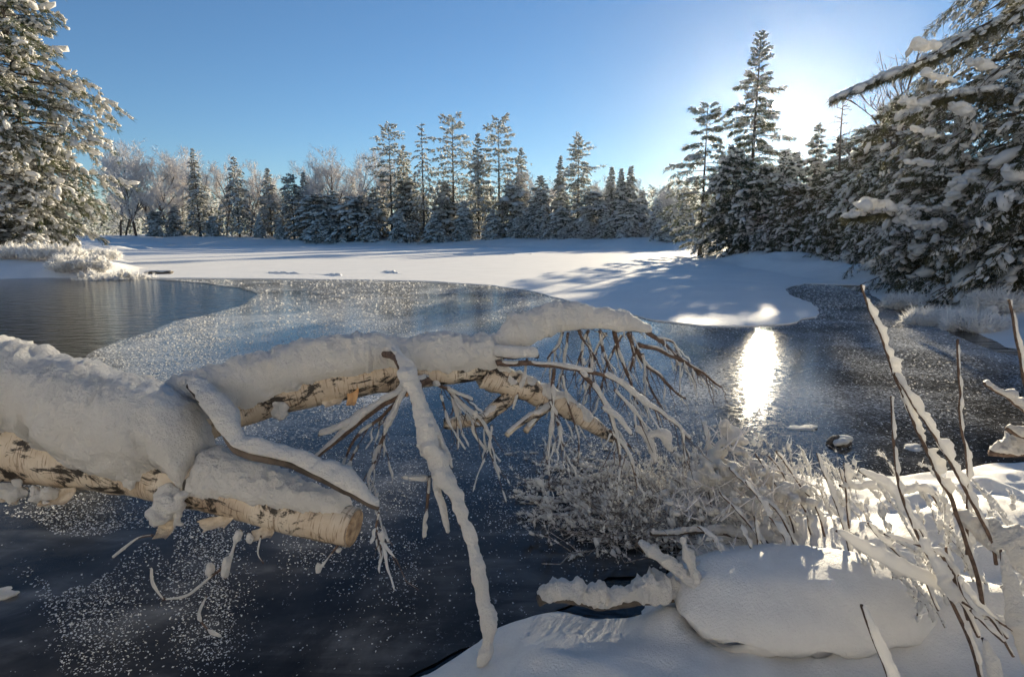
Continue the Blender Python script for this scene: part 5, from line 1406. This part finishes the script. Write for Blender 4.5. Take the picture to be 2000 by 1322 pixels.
# brush: countless rimed twigs at the water's edge
def brush():
    rng = np.random.default_rng(77)
    wd_, rm = MB(), MB()
    def tw(u, v, z0, ln, lean, k, rad, rime):
        p0 = at_z(u, v, z0)
        d = norm(lean + rng.normal(0, 0.28, 3))
        q = np.linspace(0, 1, 5)[:, None]
        pts = p0 + d * ln * q + rng.normal(0, 0.018 * ln / 0.3, (5, 3)) * q + np.array((0, 0, -0.15 * ln)) * q ** 2
        tube(wd_, pts, np.linspace(rad, rad * 0.5, 5), 3)
        if rime:
            for f in range(rime):
                s_ = rng.random() * 3.99; i = int(s_)
                c = pts[i] * (1 - s_ + i) + pts[i + 1] * (s_ - i)
                bl.append((c, d, rad))
    bl = []
    for i in range(560):                      # standing and leaning twigs inside the brush
        u = rng.normal(1330, 95); v = rng.normal(985, 38)
        tw(u, v + 30, 0.0, rng.uniform(0.15, 0.42), np.array((-0.35, -0.1, 0.75)), 3, rng.uniform(0.0014, 0.003), rng.integers(5, 12))
    for i in range(300):                      # flat crusted twigs out on the ice
        u = rng.uniform(1040, 1330); v = 955 + rng.normal(0, 45) + (u - 1050) * 0.12
        tw(u, v, 0.015, rng.uniform(0.1, 0.32), np.array((rng.normal(0, 1), rng.normal(0, .5), 0.18)), 3, rng.uniform(0.002, 0.004), rng.integers(8, 18))
    for i in range(200):                      # tall hair thin stems
        u = rng.normal(1420, 100); v = rng.normal(960, 35)
        tw(u, v + 20, 0.05, rng.uniform(0.25, 0.6), np.array((-0.22, 0.0, 1.0)), 3, rng.uniform(0.001, 0.0018), rng.integers(1, 4))
    for i in range(140):                      # dark bent twigs
        u = rng.normal(1270, 60); v = rng.normal(1010, 28)
        tw(u, v + 12, 0.02, rng.uniform(0.2, 0.5), np.array((0.8 * rng.choice((-1, 1)), -0.1, 0.25)), 3, rng.uniform(0.002, 0.005), 1)
    for i in range(130):                      # thin rimed stems leaning over the bank edge
        if i < 85: u, v, zz = rng.uniform(1390, 1700), rng.uniform(930, 1090), 0.08
        else: u, v, zz = rng.uniform(1700, 2010), rng.uniform(960, 1230), 0.22
        p0 = at_z(u, v, zz); L = rng.uniform(0.12, 0.42)
        d = norm(np.array((-0.45, 0.05, 1.0)) + rng.normal(0, 0.25, 3)); q = np.linspace(0, 1, 7)[:, None]
        pts = p0 + d * L * q + rng.normal(0, 0.01, (7, 3)) * q + np.array((-0.12, 0, -0.1)) * L * q ** 2
        tube(wd_, pts, np.linspace(0.0026, 0.0014, 7), 4)
        for f in range(int(L * 130)):
            s_ = rng.random() * 5.99; k_ = int(s_); c = pts[k_] * (1 - s_ + k_) + pts[k_ + 1] * (s_ - k_)
            bl.append((c + np.array((0.003, -0.001, 0.003)), d, 0)); 
    bl = [b for b in bl if b[2] == 0 or rng.random() < 0.85]
    C = np.array([b[0] for b in bl]); Dd = np.array([b[1] for b in bl])
    z = np.exp(rng.normal(0, 0.5, len(C)))
    blobs(rm, C, Dd, np.stack((0.0085 * z, 0.0045 * z, 0.0048 * z), -1), 1, 0.3, 0, rng)
    blades(rm, C, Dd, 0.022 * z, 0.0016, 3, 1.0, 0.0, 0, rng)
    o = wd_.build('brush', bark_mat('rimed_twig', (0.10, 0.075, 0.06), (0.55, 0.52, 0.50), 40), None)
    tag(o, 'tangle of dark twigs at the water edge before the snowy shrubs', kind='stuff')
    o2 = rm.build('rime_crust', M_RIME, None)
    tag(o2, 'rime crust clinging to the tangle of twigs at the water edge', kind='stuff')
brush()

# stones and ice lumps in the pond
def stone(u, v, w, h, label, seed, rock=True, name='rock'):
    p = at_z(u, v, 0.0); d = p[1]
    a, b = PXM(w, d) * 0.5, PXM(h, d)
    o = empty(name, tuple(p), label, name.replace('_', ' '))
    if rock:
        mb = MB(); blobs(mb, np.array([[0, 0, b * 0.25]]), np.array((1.0, .2, 0)), np.array([[a, a * .7, b * .6]]), 3, 0.25, 0, np.random.default_rng(seed)); mb.build('stone', M_ROCK, o, origin=(0, 0, 0))
    mb = MB(); rng = np.random.default_rng(seed + 1); n = 5
    off = rng.normal(0, .3, (n, 3)) * np.array((a, a * .6, b * .2)) + np.array((0, 0, b * (.62 if rock else .2)))
    blobs(mb, off, np.array((1.0, .3, 0.1)), np.repeat(np.array([[a * .7, a * .5, b * .35]]), n, 0) * rng.uniform(.6, 1.1, (n, 1)), 3, 0.25, 0, rng)
    mb.build('snow_cap', M_SNOW, o, origin=(0, 0, 0))
stone(1642, 868, 50, 20, 'small stone with a pointed snow cap standing in the dark ice', 901)
stone(1780, 878, 46, 12, 'flat patch of snow frozen on the ice right of the small stone', 902, rock=False, name='snow_patch')
stone(14, 1162, 50, 22, 'lump of snowy ice on the dark ice at the left edge', 903, rock=False, name='ice_lump')
stone(316, 536, 44, 9, 'low snow covered stone at the edge of the snow near the left bank', 904)
stone(1570, 838, 60, 10, 'thin upturned ice plate left of the small stone in the glitter', 905, rock=False, name='ice_plate')

def ridge(label, px, seed):
    C = np.array([at_z(u, v, 0.03) for u, v in px]); P = spline(C, 60)
    P[:, 1] += 0.25 * vnoise(P * 0.7, seed)
    o = empty('ice_ridge', tuple(C[0]), label, 'ice ridge', 'low ridges in the snow on the pond')
    mb = MB(); snow_on(mb, P, 0.10, 0.09, (0, 0, 1), 8, 0.7, 3.0, 0, seed, 0.45, gfreq=0.9)
    mb.build('crust', M_SNOWG, o)
ridge('longest low ridge in the lit snow, left of centre near the ice edge', [(525, 533), (570, 534), (620, 536), (665, 539)], 5)
ridge('short low ridge in the lit snow right of the longest one', [(735, 531), (760, 533), (785, 536)], 6)
ridge('faint low ridge far out on the snow below the tufted pine', [(860, 497), (960, 498), (1040, 496)], 7)
